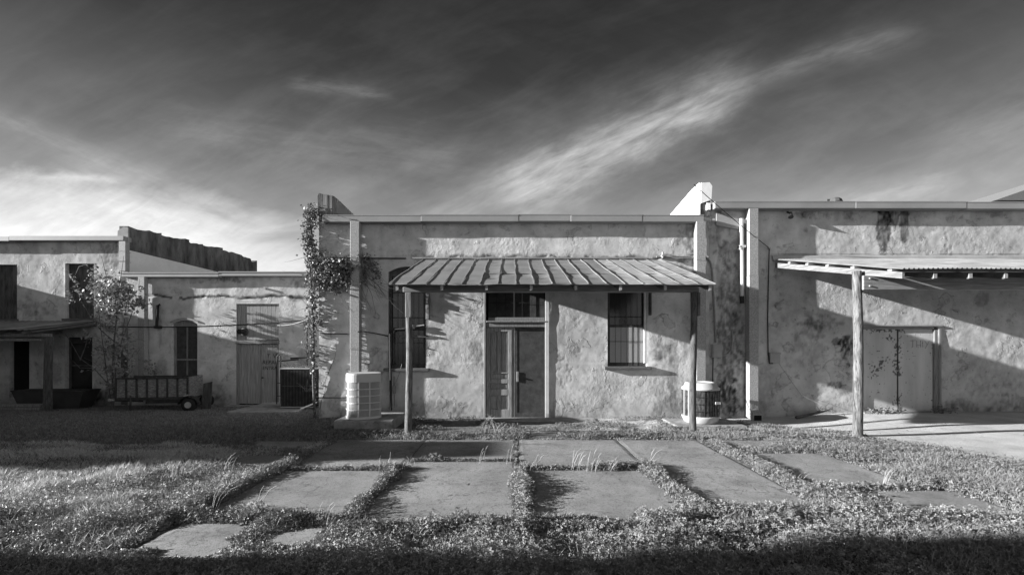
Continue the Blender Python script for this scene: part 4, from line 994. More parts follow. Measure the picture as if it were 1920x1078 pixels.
b = MB(); b.box((T(270, 0)[0], ty0, zb2-.16), (T(335, 0)[0], ty0+.05, zb2-.062)); b.build('axle_beam', M_rust, tr)
b = MB(); b.tube([(x0-.28, ty0+.42, zb2-.09), (x0-.40, ty0+.43, zb2-.08)], .035, 8); b.box((x0-.48, ty0+.39, zb2-.12), (x0-.38, ty0+.47, zb2-.04), .012); b.build('coupler', M_rim, tr)
jx = T(248, 0)[0]; b = MB(); b.tube([(jx, ty0-.08, tg), (jx, ty0-.08, zb2+.10)], .025, 8); b.box((jx-.06, ty0-.14, tg-.01), (jx+.06, ty0-.02, tg+.02)); b.build('jack_stand', M_rust, tr)
wx, wz = T(346, 751); wr = wz-tg; wr = max(.17, min(.205, wr)); wz = tg+wr
for yy in (ty0-.17, ty1+.05):
    b = MB(); prof = [(wr*.44, 0), (wr*.9, -.005), (wr, .03), (wr, .11), (wr*.9, .145), (wr*.44, .14)]; b.lathe((0, 0, 0), prof, 32); b.v = [(wx+p[0], yy+p[2], wz+p[1]) for p in b.v]; w = b.build('wheel', M_tyre, tr)
    b = MB(); b.lathe((0, 0, 0), [(wr*.46, -.002), (wr*.42, -.010), (wr*.36, .015), (wr*.2, .018), (wr*.16, -.01), (wr*.05, -.012)], 24); b.v = [(wx+p[0], yy-.006+p[2], wz+p[1]) for p in b.v]; b.build('rim', M_rim, w)
    for k in range(5):
        b = MB(); a = k*1.2566; b.box((wx+wr*.28*math.cos(a)-.018, yy+.008, wz+wr*.28*math.sin(a)-.018), (wx+wr*.28*math.cos(a)+.018, yy+.0145, wz+wr*.28*math.sin(a)+.018)); b.build('rim_hole', M_dark, w)
b = MB(); vs = []
for i in range(13):
    a = math.pi*(.04+.92*i/12); vs.append((wx+(wr+.07)*math.cos(a), wz+(wr+.06)*math.sin(a)))
for (xa, za_), (xb, zb3) in zip(vs[:-1], vs[1:]): b.prism([(xa, ty0-.19, za_), (xb, ty0-.19, zb3), (xb, ty0-.19, zb3-.012), (xa, ty0-.19, za_-.012)], (0, .19, 0))
b.build('fender', M_rust, tr)
b = MB(); b.tube([(x1-.02, ty0-.19, zb2+.06), (x1+.10, ty0-.20, zb2+.10)], .018, 8); b.build('lamp_bracket', M_rim, tr)
b = MB(); D_ = 14.0; a = ((376-960)*D_/FPX,); b.prism([(a[0], D_-CAMD, tg-.08), ((393-960)*D_/FPX, D_-CAMD+.03, tg-.08), ((391-960)*D_/FPX, D_-CAMD+.16, CAMZ+(HOR-716)*D_/FPX), (a[0]-.01, D_-CAMD+.14, CAMZ+(HOR-720)*D_/FPX)], (0, .03, 0))
tag(b.build('plywood_sheet', M_ply, base=(a[0], ty0+.5, tg)), 'dark board leaning upright behind the trailer wheel', 'board')

tr.rotation_euler.z = math.radians(10)
# trough, boards
q = lambda px, D: (px-960)*D/FPX
g0 = float(gz(-14, 3.2)); D_ = 13.9; yy = D_-CAMD
b = MB(); xa, xb = q(20, D_), q(156, D_); z1 = CAMZ+(HOR-733)*D_/FPX; zb0 = g0+.02
out = [(xa, yy, z1), (xb, yy, z1), (xb, yy+.6, z1), (xa, yy+.6, z1)]; inn = [(xa+.05, yy+.05, z1), (xb-.05, yy+.05, z1), (xb-.05, yy+.55, z1), (xa+.05, yy+.55, z1)]
bot = [(xa+.18, yy+.08, zb0), (xb-.22, yy+.08, zb0), (xb-.22, yy+.52, zb0), (xa+.18, yy+.52, zb0)]; ib = [(p[0], p[1], zb0+.08) for p in bot]
b.add(out+inn+bot+ib, [(8, 9, 1, 0), (9, 10, 2, 1), (10, 11, 3, 2), (11, 8, 0, 3), (0, 1, 5, 4), (1, 2, 6, 5), (2, 3, 7, 6), (3, 0, 4, 7), (4, 5, 13, 12), (5, 6, 14, 13), (6, 7, 15, 14), (7, 4, 12, 15), (12, 13, 14, 15), (11, 10, 9, 8)])
tro = thing('feed_trough', 'long dark metal trough under the far-left lean-to', 'trough', ((xa+xb)/2, yy, g0))
b.build('basin', M_trough, tro)
b = MB(); b.tube([(xa, yy, z1), (xb, yy, z1), (xb, yy+.6, z1), (xa, yy+.6, z1), (xa, yy, z1)], .018, 6); b.build('rim', M_rust, tro)
for k in range(3):
    b = MB(); b.box((-19.5, 2.9+.02*k, g0-.04+.09*k), (q(76, 13.4)-.02*k, 3.15+.02*k, g0+.04+.09*k), .008)
    tag(b.build('timber_board', M_wood, base=(-17, 3, g0)), ['bottom board of the low timber pile at the far left edge', 'middle board of the low timber pile at the far left edge', 'top board of the low timber pile at the far left edge'][k], 'timber', 'stacked boards under the far-left lean-to')

# ================================================================== PIPES, BOXES, CABLES
def cable(name, pts, r, m, label, cat='cable', sub=6, n=6):
    out = []
    pts = [Vector(p) for p in pts]
    for a, c in zip(pts[:-1], pts[1:]):
        for k in range(sub): out.append(a.lerp(c, k/sub))
    out.append(pts[-1]); b = MB(); b.tube(out, r, n); return tag(b.build(name, m, base=tuple(pts[0])), label, cat)
def sag(a, c, s, n=16): a = Vector(a); c = Vector(c); return [a.lerp(c, i/n)-Vector((0, 0, s*4*(i/n)*(1-i/n))) for i in range(n+1)]
W = lambda px, py, out=.03: Vector(((px-960)/80., -out, CAMZ+(HOR-py)/80.))
cable('conduit_pipe', [W(1230, 482), W(1318, 482), W(1326, 485), W(1331, 492), W(1334, 505), W(1338, 575), W(1341, 642)], .022, M_conduit, 'grey bent conduit running down beside the right porch downspout', 'conduit', 4, 8)
eb = thing('switch_box', 'grey electric switch box at the foot of the bent conduit', 'electric box', tuple(W(1342, 670, 0)))
b = MB(); b.box(W(1333, 670, .0), W(1351, 645, .10), .008); b.build('case', M_box, eb)
b = MB(); b.box(W(1335, 667, .101), W(1349, 648, .108), .003); b.build('lid', M_box, eb); b = MB(); b.box(W(1351, 656, .03), W(1353.5, 649, .07)); b.build('lever', M_box, eb)
cable('conduit_pipe', [W(1352, 667), W(1362, 665), W(1370, 655), W(1372, 640), W(1372, 620)], .016, M_conduit, 'thin curved conduit leaving the right side of the switch box', 'conduit', 4, 8)
cable('power_cable', [W(1336, 670), W(1335, 700, .04), W(1334, 722, .06), W(1331, 745, .3)], .012, M_pipe, 'black cable from the switch box down to the coil unit', 'cable')
wp = thing('plastic_pipe', 'white plastic pipe fixed left of the tall right downspout', 'pipe', tuple(W(1388, 566, 0)))
b = MB(); b.tube([W(1388, 556, .08), W(1387, 412, .08)], .042, 14); b.build('tube', M_downwhite, wp)
b = MB(); b.tube([W(1388, 569, .08), W(1388, 556, .08)], .046, 14); b.build('end_cap', M_pipe, wp)
b = MB(); b.box(W(1382, 466, .0), W(1394, 462, .13), .005); b.box(W(1382, 470, .0), W(1386, 463, .13), .005); b.build('clamp', M_downwhite, wp)
cable('wall_cable', sag(P(1301, 346, 9.6), W(1440, 466, .05), .03), .008, M_pipe, 'taut black wire slanting from the parapet to the wall anchor', 'wire', 1)
cable('wall_cable', [W(1440, 466, .05), W(1439, 540, .03), W(1438, 600, .03), W(1439, 665, .03), W(1442, 681, .03), W(1448, 681, .03)], .012, M_pipe, 'black cable running straight down to the small junction box', 'cable', 3)
b = MB(); b.tube([W(1440, 466, 0), W(1440, 466, .08)], .02, 8); b.tube([W(1436, 462, .06), W(1443, 470, .06)], .01, 6); tag(b.build('wall_anchor', M_rim, base=tuple(W(1440, 466, 0))), 'small insulator where the slanting wire meets the wall', 'anchor')
jb = thing('junction_box', 'small square grey junction box low on the right wall', 'electric box', tuple(W(1450, 680, 0)))
b = MB(); b.box(W(1441, 680, 0), W(1460, 663, .07), .006); b.build('case', M_box, jb); b = MB(); b.box(W(1440, 664, .0), W(1461, 661, .085), .004); b.build('lid', M_box, jb)
b = MB(); b.box(W(1453, 577, 0), W(1461, 572, .06), .006); b.prism([W(1453, 572, 0), W(1459, 568, 0), W(1461, 572, 0)], (0, -.055, 0)); tag(b.build('wall_hood', M_bg, base=tuple(W(1457, 577, 0))), 'tiny plaster-coloured hood below the wall anchor on the right wall', 'wall fitting')
lm = thing('flood_light', 'small dark flood light under the right-hand gutter', 'lamp', tuple(W(1476, 402, 0)))
b = MB(); b.tube([W(1476, 398, 0), W(1476, 402, .10)], .02, 8); b.build('bracket', M_pipe, lm)
b = MB(); b.tube([W(1478, 401, .09), W(1475, 411, .16)], [.03, .055], 12); b.build('lamp_head', M_pipe, lm)
cable('wall_cable', [W(1459, 681, .03), W(1480, 712, .04), W(1500, 740, .05), W(1522, 752, .12), W(1540, 765, .3)], .0035, M_conduit, 'thin pale wire hanging from the junction box to the ground', 'wire', 4, 5)
cable('wall_conduit', [W(600, 487, .03), W(640, 484.5, .03), W(762, 485, .03)], .014, M_pipe, 'thin dark conduit across the wall at the height of the porch top', 'conduit')
cable('wall_cable', sag(W(600, 625, .03), W(728, 628, .03), -.0)[:8]+[W(680, 622, .24), W(700, 624, .04), W(728, 630, .02)], .012, M_pipe, 'dark cable crossing the wall behind the left downspout to the window', 'cable', 1)
cable('wall_cable', [W(596, 745, .04), W(620, 745, .04), W(652, 745, .05)], .014, M_pipe, 'short black pipe on the wall low behind the white unit', 'pipe')
# refrigerant lines beside window
rp = thing('refrigerant_pipe', 'black and white pipes rising from the white unit to the left window', 'pipe', tuple(W(735, 767, 0)))
b = MB(); b.tube([W(735, 768, .09), W(734, 700, .08), W(733.5, 680, .08)], .028, 10); b.tube([W(733, 640, .08), W(733, 625, .08), W(735, 620, .08), W(740, 618, .08), W(762, 617, .12)], .024, 10); b.build('black_pipe', M_pipe, rp)
b = MB(); b.tube([W(733.5, 712, .10), W(732.5, 650, .10), W(732.5, 626, .10)], .014, 10); b.build('white_pipe', M_downwhite, rp)
b = MB(); b.tube([W(740, 705, .06), W(741, 760, .06)], .012, 8); b.box(W(738, 737, .03), W(743, 722, .08), .005); b.tube([W(741, 722, .06), W(750, 700, .06), W(756, 682, .12)], .006, 6); b.build('valve', M_conduit, rp)
b = MB(); b.lathe((0, 0, 0), [(.045, 0), (.05, .10), (.038, .10)], 14); o_ = W(776, 613, 0); b.v = [(o_.x+p[2]*.9-.05, -.06+p[0]*.5-p[2]*.2, o_.z+p[1]) for p in b.v]; b.tube([W(740, 618, .04), W(796, 610, .04)], .02, 8); b.build('window_bracket', M_box, rp)
# service cable over the low building
cable('service_cable', sag(P(176, 611, 14.4), P(586, 599, 14.3), .12), .02, M_pipe, 'black service cable strung across the low building front', 'cable', 1)
cable('service_cable', sag(P(520, 610, 14.35), P(592, 590, 13.6), .10), .012, M_conduit, 'paler drooping cable beside the plank panel', 'cable', 1)
b = MB(); x, z = L(498, 541); b.tube([(x, YL, z), (x, YL-.08, z)], .04, 10); tag(b.build('wall_insulator', M_rim, base=(x, YL, z)), 'small white insulator above the plank panel', 'insulator')
b = MB(); o_ = W(1240, 481, .0); b.tube([o_, o_+Vector((0, -.12, 0))], .03, 8); b.tube([o_+Vector((0, -.10, .08)), o_+Vector((0, -.10, -.05))], .022, 8); tag(b.build('wall_insulator', M_rim, base=tuple(o_)), 'small white insulator above the right end of the porch', 'insulator')
cable('thin_wire', sag(W(1240, 481, .1), W(1300, 488, .26), .02), .005, M_conduit, 'thin wire from the porch insulator to the right downspout', 'wire', 1, 5)

# ================================================================== PLANTS
def quads(C, N, size, asp=1.4, rng=RNG, fold=.25):
    """leaf-shaped quads (4 verts) at centres C with normals N"""
    n = len(C); r = rng.normal(size=(n, 3)); t = np.cross(N, r); t /= np.linalg.norm(t, axis=1)[:, None]+1e-9; b = np.cross(N, t)
    s = size[:, None]
    V = np.stack([C-t*s*asp*.5, C+b*s*.5+N*s*fold*.4, C+t*s*asp*.5, C-b*s*.5+N*s*fold*.4], 1)
    return V.reshape(-1, 3), np.arange(4*n).reshape(n, 4)
def randn_unit(n, up=0.0, rng=RNG):
    v = rng.normal(size=(n, 3)); v[:, 2] += up; return v/np.linalg.norm(v, axis=1)[:, None]
def leafcloud(segments, dens, size, rng=RNG):
    """segments: (p0,p1,radius,count)"""
    out = []
    for p0, p1, r, c in segments:
        c = int(c*dens); t = rng.random(c)[:, None]; d = rng.normal(size=(c, 3))*r*.55
        cl = np.asarray(p0)+(np.asarray(p1)-np.asarray(p0))*t+d; out.append(cl)
    return np.vstack(out)
# vine on the corner of the middle building
vine = thing('vine', 'leafy vine climbing the left corner of the middle building', 'climbing plant', (-4.55, -.1, -.1))
stem = MB()
pts0 = [(-4.60, -.05, -.1), (-4.62, -.08, .8), (-4.60, -.10, 1.7), (-4.64, -.10, 2.6), (-4.70, -.08, 3.4), (-4.68, -.05, 4.2), (-4.66, -.05, 4.75)]
stem.tube(pts0, [.03, .028, .025, .022, .02, .015, .01], 7)
def rb_(p, n, d, r, step=.12):
    p = Vector(p); d = Vector(d); pts = [p.copy()]
    for i in range(n):
        d += Vector((random.uniform(-.5, .5), random.uniform(-.2, .2), random.uniform(-.5, .5)))*.5; d.normalize(); p = p+d*step; p.y = max(-.28, min(-.02, p.y)); pts.append(p.copy())
    stem.tube(pts, [r*(1-.8*i/n) for i in range(n+1)], 5, False); return pts
for k in range(40):
    z = random.uniform(1.8, 4.6); rb_((-4.62, -.06, z), random.randint(3, 6), (random.choice((-.25, 1, 1)), -.2, random.uniform(-.8, .5)), .006)
for k in range(16): rb_((random.uniform(-4.4, -3.1), -.10, random.uniform(3.0, 3.6)), 8, (.6, -.1, -.6), .006)
rb_((-4.5, -.02, .1), 14, (.3, 0, 1), .008, .09); rb_((-4.3, -.02, .9), 10, (.5, 0, .9), .006, .09)
for k in range(5): rb_((-3.45, -.05, random.uniform(3.1, 3.6)), 8, (.7, -.1, -.7), .006)
stem.build('stem', M_bark, vine)
wv = lambda px, py, o=.10: (((px-960)/80.), -o, CAMZ+(HOR-py)/80.)
segs = [(wv(588, 392), wv(590, 430), .12, 190), (wv(584, 395, .05), wv(578, 470), .10, 330), (wv(582, 440), wv(592, 500), .12, 330), (wv(590, 490), wv(590, 620), .12, 620),
        (wv(585, 480), wv(620, 520), .14, 450), (wv(605, 500, .16), wv(655, 505, .16), .16, 950), (wv(630, 515, .14), wv(655, 530, .14), .15, 420), (wv(620, 490), wv(656, 492), .08, 200),
        (wv(682, 482, .06), wv(700, 500, .06), .10, 90), (wv(700, 495, .06), wv(712, 525, .06), .10, 80), (wv(684, 490, .06), wv(686, 535, .06), .05, 50),
        (wv(592, 620), wv(590, 700), .06, 120), (wv(575, 640, .05), wv(592, 690, .05), .08, 60), (wv(600, 530), wv(640, 545), .12, 200), (wv(664, 510, .24), wv(676, 502, .24), .03, 14),
        (wv(590, 700, .05), wv(595, 775, .1), .05, 30)]
segs = [(a, c, q*1.15, n) for a, c, q, n in segs]; C = leafcloud(segs, 1.7, .05); C[:, 1] = np.clip(C[:, 1], -.42, .05); inw = (C[:, 0] > -4.5); C[inw, 1] = np.minimum(C[inw, 1], -.025)
ds = (C[:, 0] > -3.75) & (C[:, 0] < -3.48) & (C[:, 1] > -.235); C[ds, 1] = -.245
V, F = quads(C, randn_unit(len(C)), RNG.uniform(.025, .060, len(C)), 1.3); npmesh('leaves', V, F, M_vine, vine)
# sapling between far-left buildings
sap = thing('sapling', 'thin leafy sapling in front of the far-left downspout', 'small tree', (-13.3, 3.7, -.4))
stem = MB(); DS = 14.1; S_ = lambda px, py, D=DS: P(px, py, D)
trs = [[S_(212, 766), S_(211, 700), S_(214, 640), S_(219, 590), S_(222, 545), S_(228, 510), S_(232, 480)],
       [S_(213, 762), S_(217, 690), S_(228, 640), S_(236, 580), S_(243, 540)],
       [S_(210, 762), S_(203, 720), S_(176, 690), S_(150, 672), S_(132, 640), S_(122, 625)],
       [S_(150, 675), S_(160, 650), S_(165, 625), S_(155, 610)], [S_(222, 560), S_(200, 575), S_(180, 560), S_(150, 545), S_(132, 540)],
       [S_(176, 690), S_(150, 690), S_(135, 675)], [S_(214, 640), S_(190, 620), S_(170, 595), S_(150, 560), S_(140, 520), S_(148, 500), S_(165, 495)],
       [S_(203, 720), S_(192, 640), S_(182, 560), S_(175, 520)], [S_(228, 640), S_(250, 580), S_(262, 560)], [S_(219, 590), S_(190, 555), S_(200, 520), S_(190, 480)]]
for t_ in trs:
    stem.tube(t_, [.03*(1-.85*i/(len(t_)-1)) if t_ is trs[0] else .016*(1-.7*i/(len(t_)-1)) for i in range(len(t_))], 6)
for k in range(60):
    p = S_(random.uniform(180, 262), random.uniform(525, 720)); q_ = p+Vector((random.uniform(-.4, .4), random.uniform(-.2, .2), random.uniform(-.1, .4))); stem.tube([p, p.lerp(q_, .5)+Vector((0, 0, .05)), q_], [.007, .005, .003], 4, False)
stem.build('trunk', M_bark, sap)
segs = [(S_(190, 545), S_(255, 560), .38, 330), (S_(205, 530), S_(235, 545), .3, 170), (S_(195, 580), S_(240, 575), .3, 170), (S_(180, 520), S_(190, 580), .18, 90), (S_(255, 565), S_(272, 575), .12, 46),
        (S_(128, 550), S_(136, 565), .08, 34), (S_(130, 515), S_(145, 530), .06, 20), (S_(140, 540), S_(165, 560), .12, 26), (S_(178, 500), S_(178, 540), .12, 46), (S_(190, 600), S_(215, 620), .2, 70),
        (S_(195, 650), S_(230, 660), .3, 150), (S_(195, 690), S_(228, 700), .28, 150), (S_(205, 720), S_(220, 740), .2, 60), (S_(230, 620), S_(245, 690), .16, 60), (S_(275, 680, 14.6), S_(290, 700, 14.6), .16, 40), (S_(155, 620), S_(170, 640), .10, 18)]
C = leafcloud(segs, 1.35, .05); V, F = quads(C, randn_unit(len(C)), RNG.uniform(.035, .095, len(C)), 1.7); npmesh('crown', V, F, M_tree, sap)

# ---- ground cover ------------------------------------------------------------
def shade_line(x): return -3.95+.145*(x+1)
def bare(x, y):
    """distance inside a bare slab / apron / building (positive = no plants)"""
    d = np.full(np.shape(x), -9.0); wob = (fbm(x*5, y*5, 500, 3)-.5)*.26+(fbm(x*1.7, y*1.7, 505, 2)-.5)*.12
    for r in BARE: d = np.maximum(d, recd(x, y, r)+.035+wob)
    # uninterrupted joints
    for (a, b_, c, e) in ((-1.55, -1.35, -4.20, -3.0), (1.68, 1.85, -4.5, -3.0)): d = np.maximum(d, recd(x, y, (a-.2, b_+.2, c, e)))
    d = np.maximum(d, apron_d(x, y)*.9+wob*1.6-.12)
    d = np.maximum(d, recd(x, y, (XL, 40, -.02, 20))); d = np.maximum(d, recd(x, y, (-40, -4, YL-.05, 30)))
    d = np.maximum(d, recd(x, y, (-3.75, -2.30, -1.72, -.20))); d = np.maximum(d, recd(x, y, (3.36, 4.9, -1.33, -.25))); d = np.maximum(d, recd(x, y, (-.75, 1.95, -.5, .1))); d = np.maximum(d, recd(x, y, (-7.6, -5.7, 1.3, 3.4)))
    return d
def area(x0, x1, y0, y1, dens, rng=RNG):
    n = int((x1-x0)*(y1-y0)*dens); return rng.uniform(x0, x1, n), rng.uniform(y0, y1, n)
def inview(x, y, m=.5): return np.abs(x) < (y+CAMD)*1.16+m
def seamh(x, y):
    """mound height of the cover: higher along the weedy joints and in the near clumps"""
    return .022+.085*sm(.42, .66, fbm(x*1.5, y*2.2, 520, 3))+.035*sm(.45, .7, fbm(x*3.4, y*3.4, 521, 2))
def blades(x, y, h, w, lean, m, name, label, cat, rng=RNG, segs=2):
    n = len(x); z = gz(x, y)+.005; a = rng.uniform(0, 2*math.pi, n); l = rng.normal(size=(n, 2))*lean*h[:, None]+np.array([.10, 0])*h[:, None]
    c, s = np.cos(a)*w, np.sin(a)*w
    B0 = np.stack([x-c, y-s, z-.01], 1); B1 = np.stack([x+c, y+s, z-.01], 1)
    M0 = np.stack([x-c*.8+l[:, 0]*.35, y-s*.8+l[:, 1]*.35, z+h*.55], 1); M1 = np.stack([x+c*.8+l[:, 0]*.35, y+s*.8+l[:, 1]*.35, z+h*.55], 1)
    Tp = np.stack([x+l[:, 0], y+l[:, 1], z+h], 1); T2 = Tp+np.stack([c*.25, s*.25, 0*c], 1)
    V = np.stack([B0, B1, M1, M0, T2, Tp], 1).reshape(-1, 3); k = np.arange(n)[:, None]*6
    F = np.vstack([k+np.array([0, 1, 2, 3]), k+np.array([3, 2, 4, 5])])
    return tag(npmesh(name, V, F, m), label, cat, kind='stuff')
def clover(x, y, h, size, m, name, label, rng=RNG, low=True):
    """trefoil leaves at several heights inside the mound"""
    n = len(x); z = gz(x, y)+h*rng.uniform(.25 if low else .6, 1.0, n); N = randn_unit(n, 1.6); r = rng.normal(size=(n, 3)); t = np.cross(N, r); t /= np.linalg.norm(t, axis=1)[:, None]; b = np.cross(N, t)
    C0 = np.stack([x, y, z], 1); Vs = []
    for k in range(3):
        a = 2*math.pi*k/3; d = t*math.cos(a)+b*math.sin(a); e = np.cross(N, d); s = size[:, None]
        Vs.append(np.stack([C0, C0+d*s*.55+e*s*.36+N*s*.16, C0+d*s+N*s*.02, C0+d*s*.55-e*s*.36+N*s*.16], 1))
    V = np.concatenate(Vs, 1).reshape(-1, 3); F = np.arange(12*n).reshape(-1, 4)
    return tag(npmesh(name, V, F, m), label, 'ground cover', kind='stuff')
def nearmix(x, y):  # 1 = clover, 0 = grass
    return sm(-5.9, -6.5, y+(fbm(x*.8, y*.8, 530, 3)-.5)*1.2)*np.where(x > 1.5, .55, 1.0)
# near clover
x, y = area(-5.2, 5.2, -7.75, -5.5, 4800); k = inview(x, y, .3) & (bare(x, y) < .02) & (RNG.random(len(x)) < nearmix(x, y)+.15)
x, y = x[k], y[k]; h = seamh(x, y)*1.2*sm(.04, -.14, bare(x, y))+.015
clover(x, y, h, RNG.uniform(.009, .024, len(x)), M_leafc, 'clover_patch', 'dense clover carpet along the bottom of the picture, nearest the camera')
# clover and weeds along joints and by the house
x, y = area(-4.6, 9, -5.6, -.05, 1500); k = inview(x, y) & (bare(x, y) < .0); pr = .25+.55*sm(.5, .62, fbm(x*1.5, y*1.5, 540, 3))
bandw = sm(-3.0, -2.6, y)*(x > -2.6)*(x < 5.8)        # thin weeds on the pale soil by the wall
pr = np.where((y > -2.9) & (x > -2.4) & (x < 5.8), .95*sm(.535, .60, fbm(x*1.8, y*3.5, 541, 3)+.10*sm(-2.0, -2.9, y)+.10*sm(-.35, -.1, y)), pr)
k &= RNG.random(len(x)) < pr; x, y = x[k], y[k]; h = (.03+.07*fbm(x*2.2, y*2.2, 542, 2))*sm(.05, -.12, bare(x, y))+.012
clover(x, y, h, RNG.uniform(.011, .027, len(x)), M_weed, 'weed_patch', 'low leafy weeds between the slabs and the wall')
x, y = area(-3.3, 3.7, -6.6, -3.9, 5200); bb = bare(x, y); k = inview(x, y) & (bb < -.01) & (bb > -.6) & (RNG.random(len(x)) < sm(.44, .56, fbm(x*2.1, y*2.1, 571, 2)))
x, y = x[k], y[k]; h = .105*sm(.40, .62, fbm(x*2.1, y*2.1, 571, 2))*sm(0, -.10, bb[k])+.015
clover(x, y, h, RNG.uniform(.010, .022, len(x)), M_leafc, 'joint_clover', 'clover clumps bulging out of the slab joints')
MND = [(-1.5, -4.75, -1.5, -6.3, .13, .11), (.09, -5.0, .13, -5.85, .15, .14), (1.70, -4.6, 1.86, -6.1, .15, .11), (3.27, -3.3, 3.32, -6.0, .17, .085), (-3.0, -4.5, -3.1, -6.5, .20, .12),
       (-1.95, -4.74, -1.35, -4.74, .10, .07), (.1, -4.7, .75, -4.72, .09, .05), (.85, -4.68, 1.75, -4.66, .11, .08), (-1.3, -4.30, 0, -4.30, .07, .04), (-2.8, -4.75, -2.0, -4.75, .07, .04), (3.5, -5.5, 4.6, -5.5, .12, .08),
       (-2.9, -6.42, -1.5, -6.50, .12, .08), (-1.3, -6.62, 1.7, -6.60, .16, .10), (1.8, -6.3, 3.3, -6.25, .2, .09)]
xs_, ys_, hs_ = [], [], []
for (a0, b0, a1, b1, rr, hh) in MND:
    n = int((math.hypot(a1-a0, b1-b0)+rr*2)*rr*2*9000); t = RNG.uniform(-.05, 1.05, n); ang = RNG.uniform(0, 2*math.pi, n); q = np.sqrt(RNG.random(n))
    mod = .35+1.1*fbm(t*4+a0, t*0+b0, 580, 3); rl2 = rr*mod*.82
    xx = a0+(a1-a0)*t+np.cos(ang)*q*rl2+(fbm(t*5, t*0+a0, 581, 2)-.5)*.12; yy = b0+(b1-b0)*t+np.sin(ang)*q*rl2
    xs_.append(xx); ys_.append(yy); hs_.append(hh*mod*(1-q*q)+.012)
x, y, h = map(np.concatenate, (xs_, ys_, hs_))
clover(x, y, h*1.1, RNG.uniform(.008, .020, len(x)), M_leafc, 'clover_mound', 'rounded clover mounds swelling along the paving joints')
# lit grass, left front
x, y = area(-9.5, -2.6, -7.4, -3.3, 4200); k = inview(x, y) & (bare(x, y) < .0) & (RNG.random(len(x)) > nearmix(x, y)*.75); x, y = x[k], y[k]
h = (.02+.065*sm(.38, .68, fbm(x*1.5, y*2.2, 550, 3)))*RNG.uniform(.45, 1.35, len(x))*sm(.04, -.15, bare(x, y))+.012
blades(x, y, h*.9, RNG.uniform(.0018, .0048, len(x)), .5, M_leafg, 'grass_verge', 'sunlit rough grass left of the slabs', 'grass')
# grass along joints
x, y = area(-2.9, 3.6, -6.6, -2.8, 4200); k = inview(x, y) & (bare(x, y) < .005); x, y = x[k], y[k]
h = (.02+.085*sm(.40, .66, fbm(x*2.5, y*2.5, 552, 3)))*RNG.uniform(.4, 1.25, len(x))*sm(.04, -.09, bare(x, y))+.008
blades(x, y, h*.85, RNG.uniform(.002, .005, len(x)), .5, M_leafr, 'joint_grass', 'grass growing in the joints of the paving slabs', 'grass')
# right grass
x, y = area(2.8, 11, -7.6, -1.0, 4200); k = inview(x, y) & (bare(x, y) < .0); k &= (RNG.random(len(x)) < np.where(y > -2.4, .28, 1)); x, y = x[k], y[k]
h = (.015+.08*sm(.3, .7, fbm(x*1.4, y*1.4, 554, 3)))*RNG.uniform(.4, 1.3, len(x))*sm(.04, -.15, bare(x, y))+.010
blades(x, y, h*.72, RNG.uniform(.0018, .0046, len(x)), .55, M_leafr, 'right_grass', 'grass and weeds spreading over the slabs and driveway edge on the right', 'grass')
# near foreground grass mixed in
x, y = area(-5, 5.2, -7.75, -6.1, 600); k = inview(x, y, .3) & (bare(x, y) < .0); x, y = x[k], y[k]
blades(x, y, (.03+.08*RNG.random(len(x))**2)*sm(.04, -.15, bare(x, y))+.01, RNG.uniform(.002, .004, len(x)), .5, M_leafr, 'foreground_grass', 'stray grass blades standing in the near clover', 'grass')
# shaded lawn
x, y = area(-17.5, -2.2, -4.6, 4.4, 1300); k = inview(x, y) & (bare(x, y) < .0) & (y > shade_line(x)-.9); k &= ~((x > -2.6) & (y > -3)); x, y = x[k], y[k]
h = (.02+.05*fbm(x*1.5, y*1.5, 556, 3))*RNG.uniform(.5, 1.3, len(x))
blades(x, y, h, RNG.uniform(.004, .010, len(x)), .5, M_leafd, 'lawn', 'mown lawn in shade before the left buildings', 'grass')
# dry stalks
def stalks(lst, label):
    b = MB()
    for (px, py0, py1, dx, c) in lst:
        for i in range(c):
            D = 1.6*FPX/(py0-HOR+random.uniform(-4, 4)); x = (px+random.uniform(-12, 12)-960)*D/FPX; hh = (py0-py1)*D/FPX*random.uniform(.6, 1); dd = dx*D/FPX*random.uniform(.3, 1.2)
            p = Vector((x, D-CAMD, .0)); b.tube([p, p+Vector((dd*.25, 0, hh*.5)), p+Vector((dd*.6, .01, hh*.85)), p+Vector((dd, .02, hh))], [.0025, .0022, .0018, .0012], 4, False)
    return tag(b.build('dry_grass_stalks', M_straw), label, 'grass', kind='stuff')
stalks([(720, 880, 842, 4, 3), (745, 880, 845, 5, 3), (768, 880, 845, -20, 2), (895, 865, 830, 10, 3), (945, 868, 830, 8, 2), (1000, 880, 838, 14, 3), (1075, 880, 838, 18, 6), (1110, 882, 840, 14, 7), (1140, 882, 850, 22, 5), (1215, 880, 835, 40, 3),
        (400, 960, 880, 60, 4), (480, 965, 900, 30, 3), (250, 900, 860, 10, 6), (330, 895, 855, 10, 6), (430, 880, 845, 20, 5), (1500, 900, 880, 20, 4), (1660, 910, 870, 20, 5), (600, 985, 930, 25, 3), (905, 810, 770, 20, 5), (935, 810, 785, 20, 5), (925, 815, 775, -25, 4)],
       'scattered dry stalks sticking up from the joints')
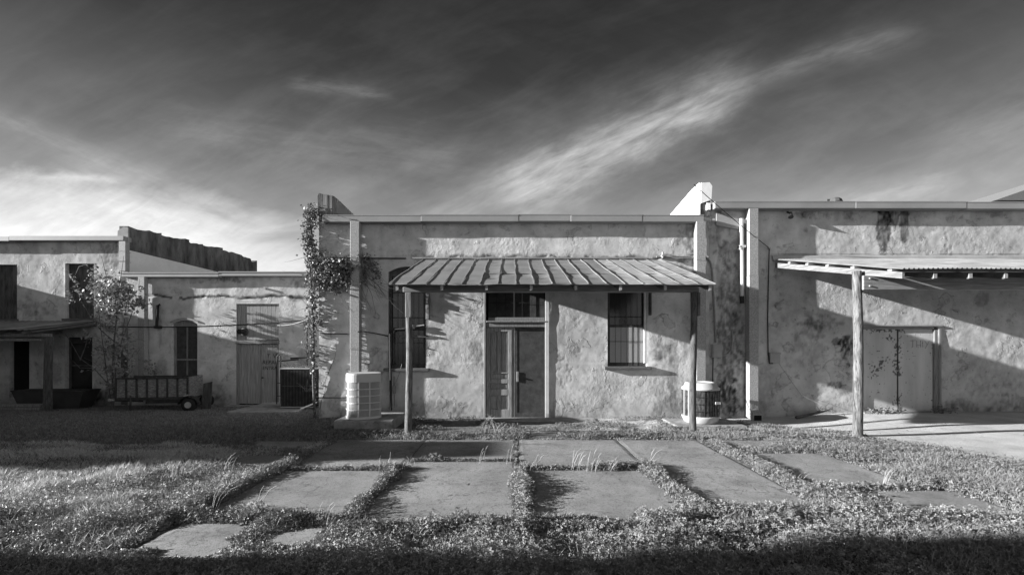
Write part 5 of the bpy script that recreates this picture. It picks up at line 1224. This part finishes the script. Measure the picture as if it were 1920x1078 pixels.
# dead twigs by the right wall and by the black unit
def twigs(c, n, r, label, z0=0.02, up=.4):
    b = MB()
    for i in range(n):
        p = Vector(c)+Vector((random.uniform(-r, r), random.uniform(-r, r)*.4, z0)); q_ = p+Vector((random.uniform(-r, r), random.uniform(-.2, .2), random.uniform(0, r*up))); b.tube([p, p.lerp(q_, .5)+Vector((0, 0, .03)), q_], [.007, .005, .002], 4, False)
    return tag(b.build('dead_branch', M_bark, base=tuple(c)), label, 'branch')
b = MB(); pts = [W(1475, 778, .35), W(1500, 775, .25), W(1530, 770, .18), W(1552, 765, .15)]; b.tube(pts, [.035, .03, .022, .01], 8)
for k in range(14):
    p = W(random.uniform(1520, 1560), 768, .2); b.tube([p, p+Vector((random.uniform(-.25, .3), random.uniform(-.2, .1), random.uniform(-.02, .22)))], [.008, .002], 4, False)
tag(b.build('dead_branch', M_bark, base=tuple(pts[0])), 'fallen dead branch on the ground against the right wall', 'branch')
bt = twigs(((bx0+bx1)/2, by+.3, bz1), 60, .42, 'tangle of dead stems on top of the black air conditioner', 0, .5)
bt2 = twigs((bx1+.02, by-.06, bz0+.45), 40, .30, 'dry vine stems hanging over the right side of the black air conditioner', 0, 1.2)
# ragged weeds against door on the right wall
C = []
for px, n in ((1635, 90), (1655, 60), (1745, 80), (1628, 50), (1762, 30)): C.append(np.array(W(px, 768, .22))+RNG.normal(size=(n, 3))*np.array([.13, .06, .05]))
C = np.vstack(C); C[:, 2] = np.maximum(C[:, 2], .03); V, F = quads(C, randn_unit(len(C), 1), RNG.uniform(.025, .055, len(C)), 1.5); tag(npmesh('doorway_weeds', V, F, M_weed), 'small leafy weeds at the foot of the pale double door', 'weeds', kind='stuff')
# litter on the slabs and the drive
n = 420; x = RNG.uniform(-3, 9, n); y = RNG.uniform(-6.4, -1.0, n); k = bare(x, y) > .03; x, y = x[k], y[k]
C = np.stack([x, y, gz(x, y)+.034], 1); V, F = quads(C, randn_unit(len(C), 4), RNG.uniform(.010, .034, len(C)), 1.6)
tag(npmesh('fallen_leaves', V, F, M_weed), 'dry leaves and crumbs scattered on the slabs and driveway', 'litter', kind='stuff')
# stub pipe in the paving
b = MB(); p = P(972, 840, 7.1); b.tube([(.10, -3.35, .0), (.105, -3.35, .13)], .012, 8); b.tube([(.10, -3.35, .13), (.12, -3.35, .15)], .015, 8); tag(b.build('iron_stake', M_bar, base=(.1, -3.35, 0)), 'short iron stake standing in the paving joint before the door', 'stake')

S.render.engine = 'CYCLES'
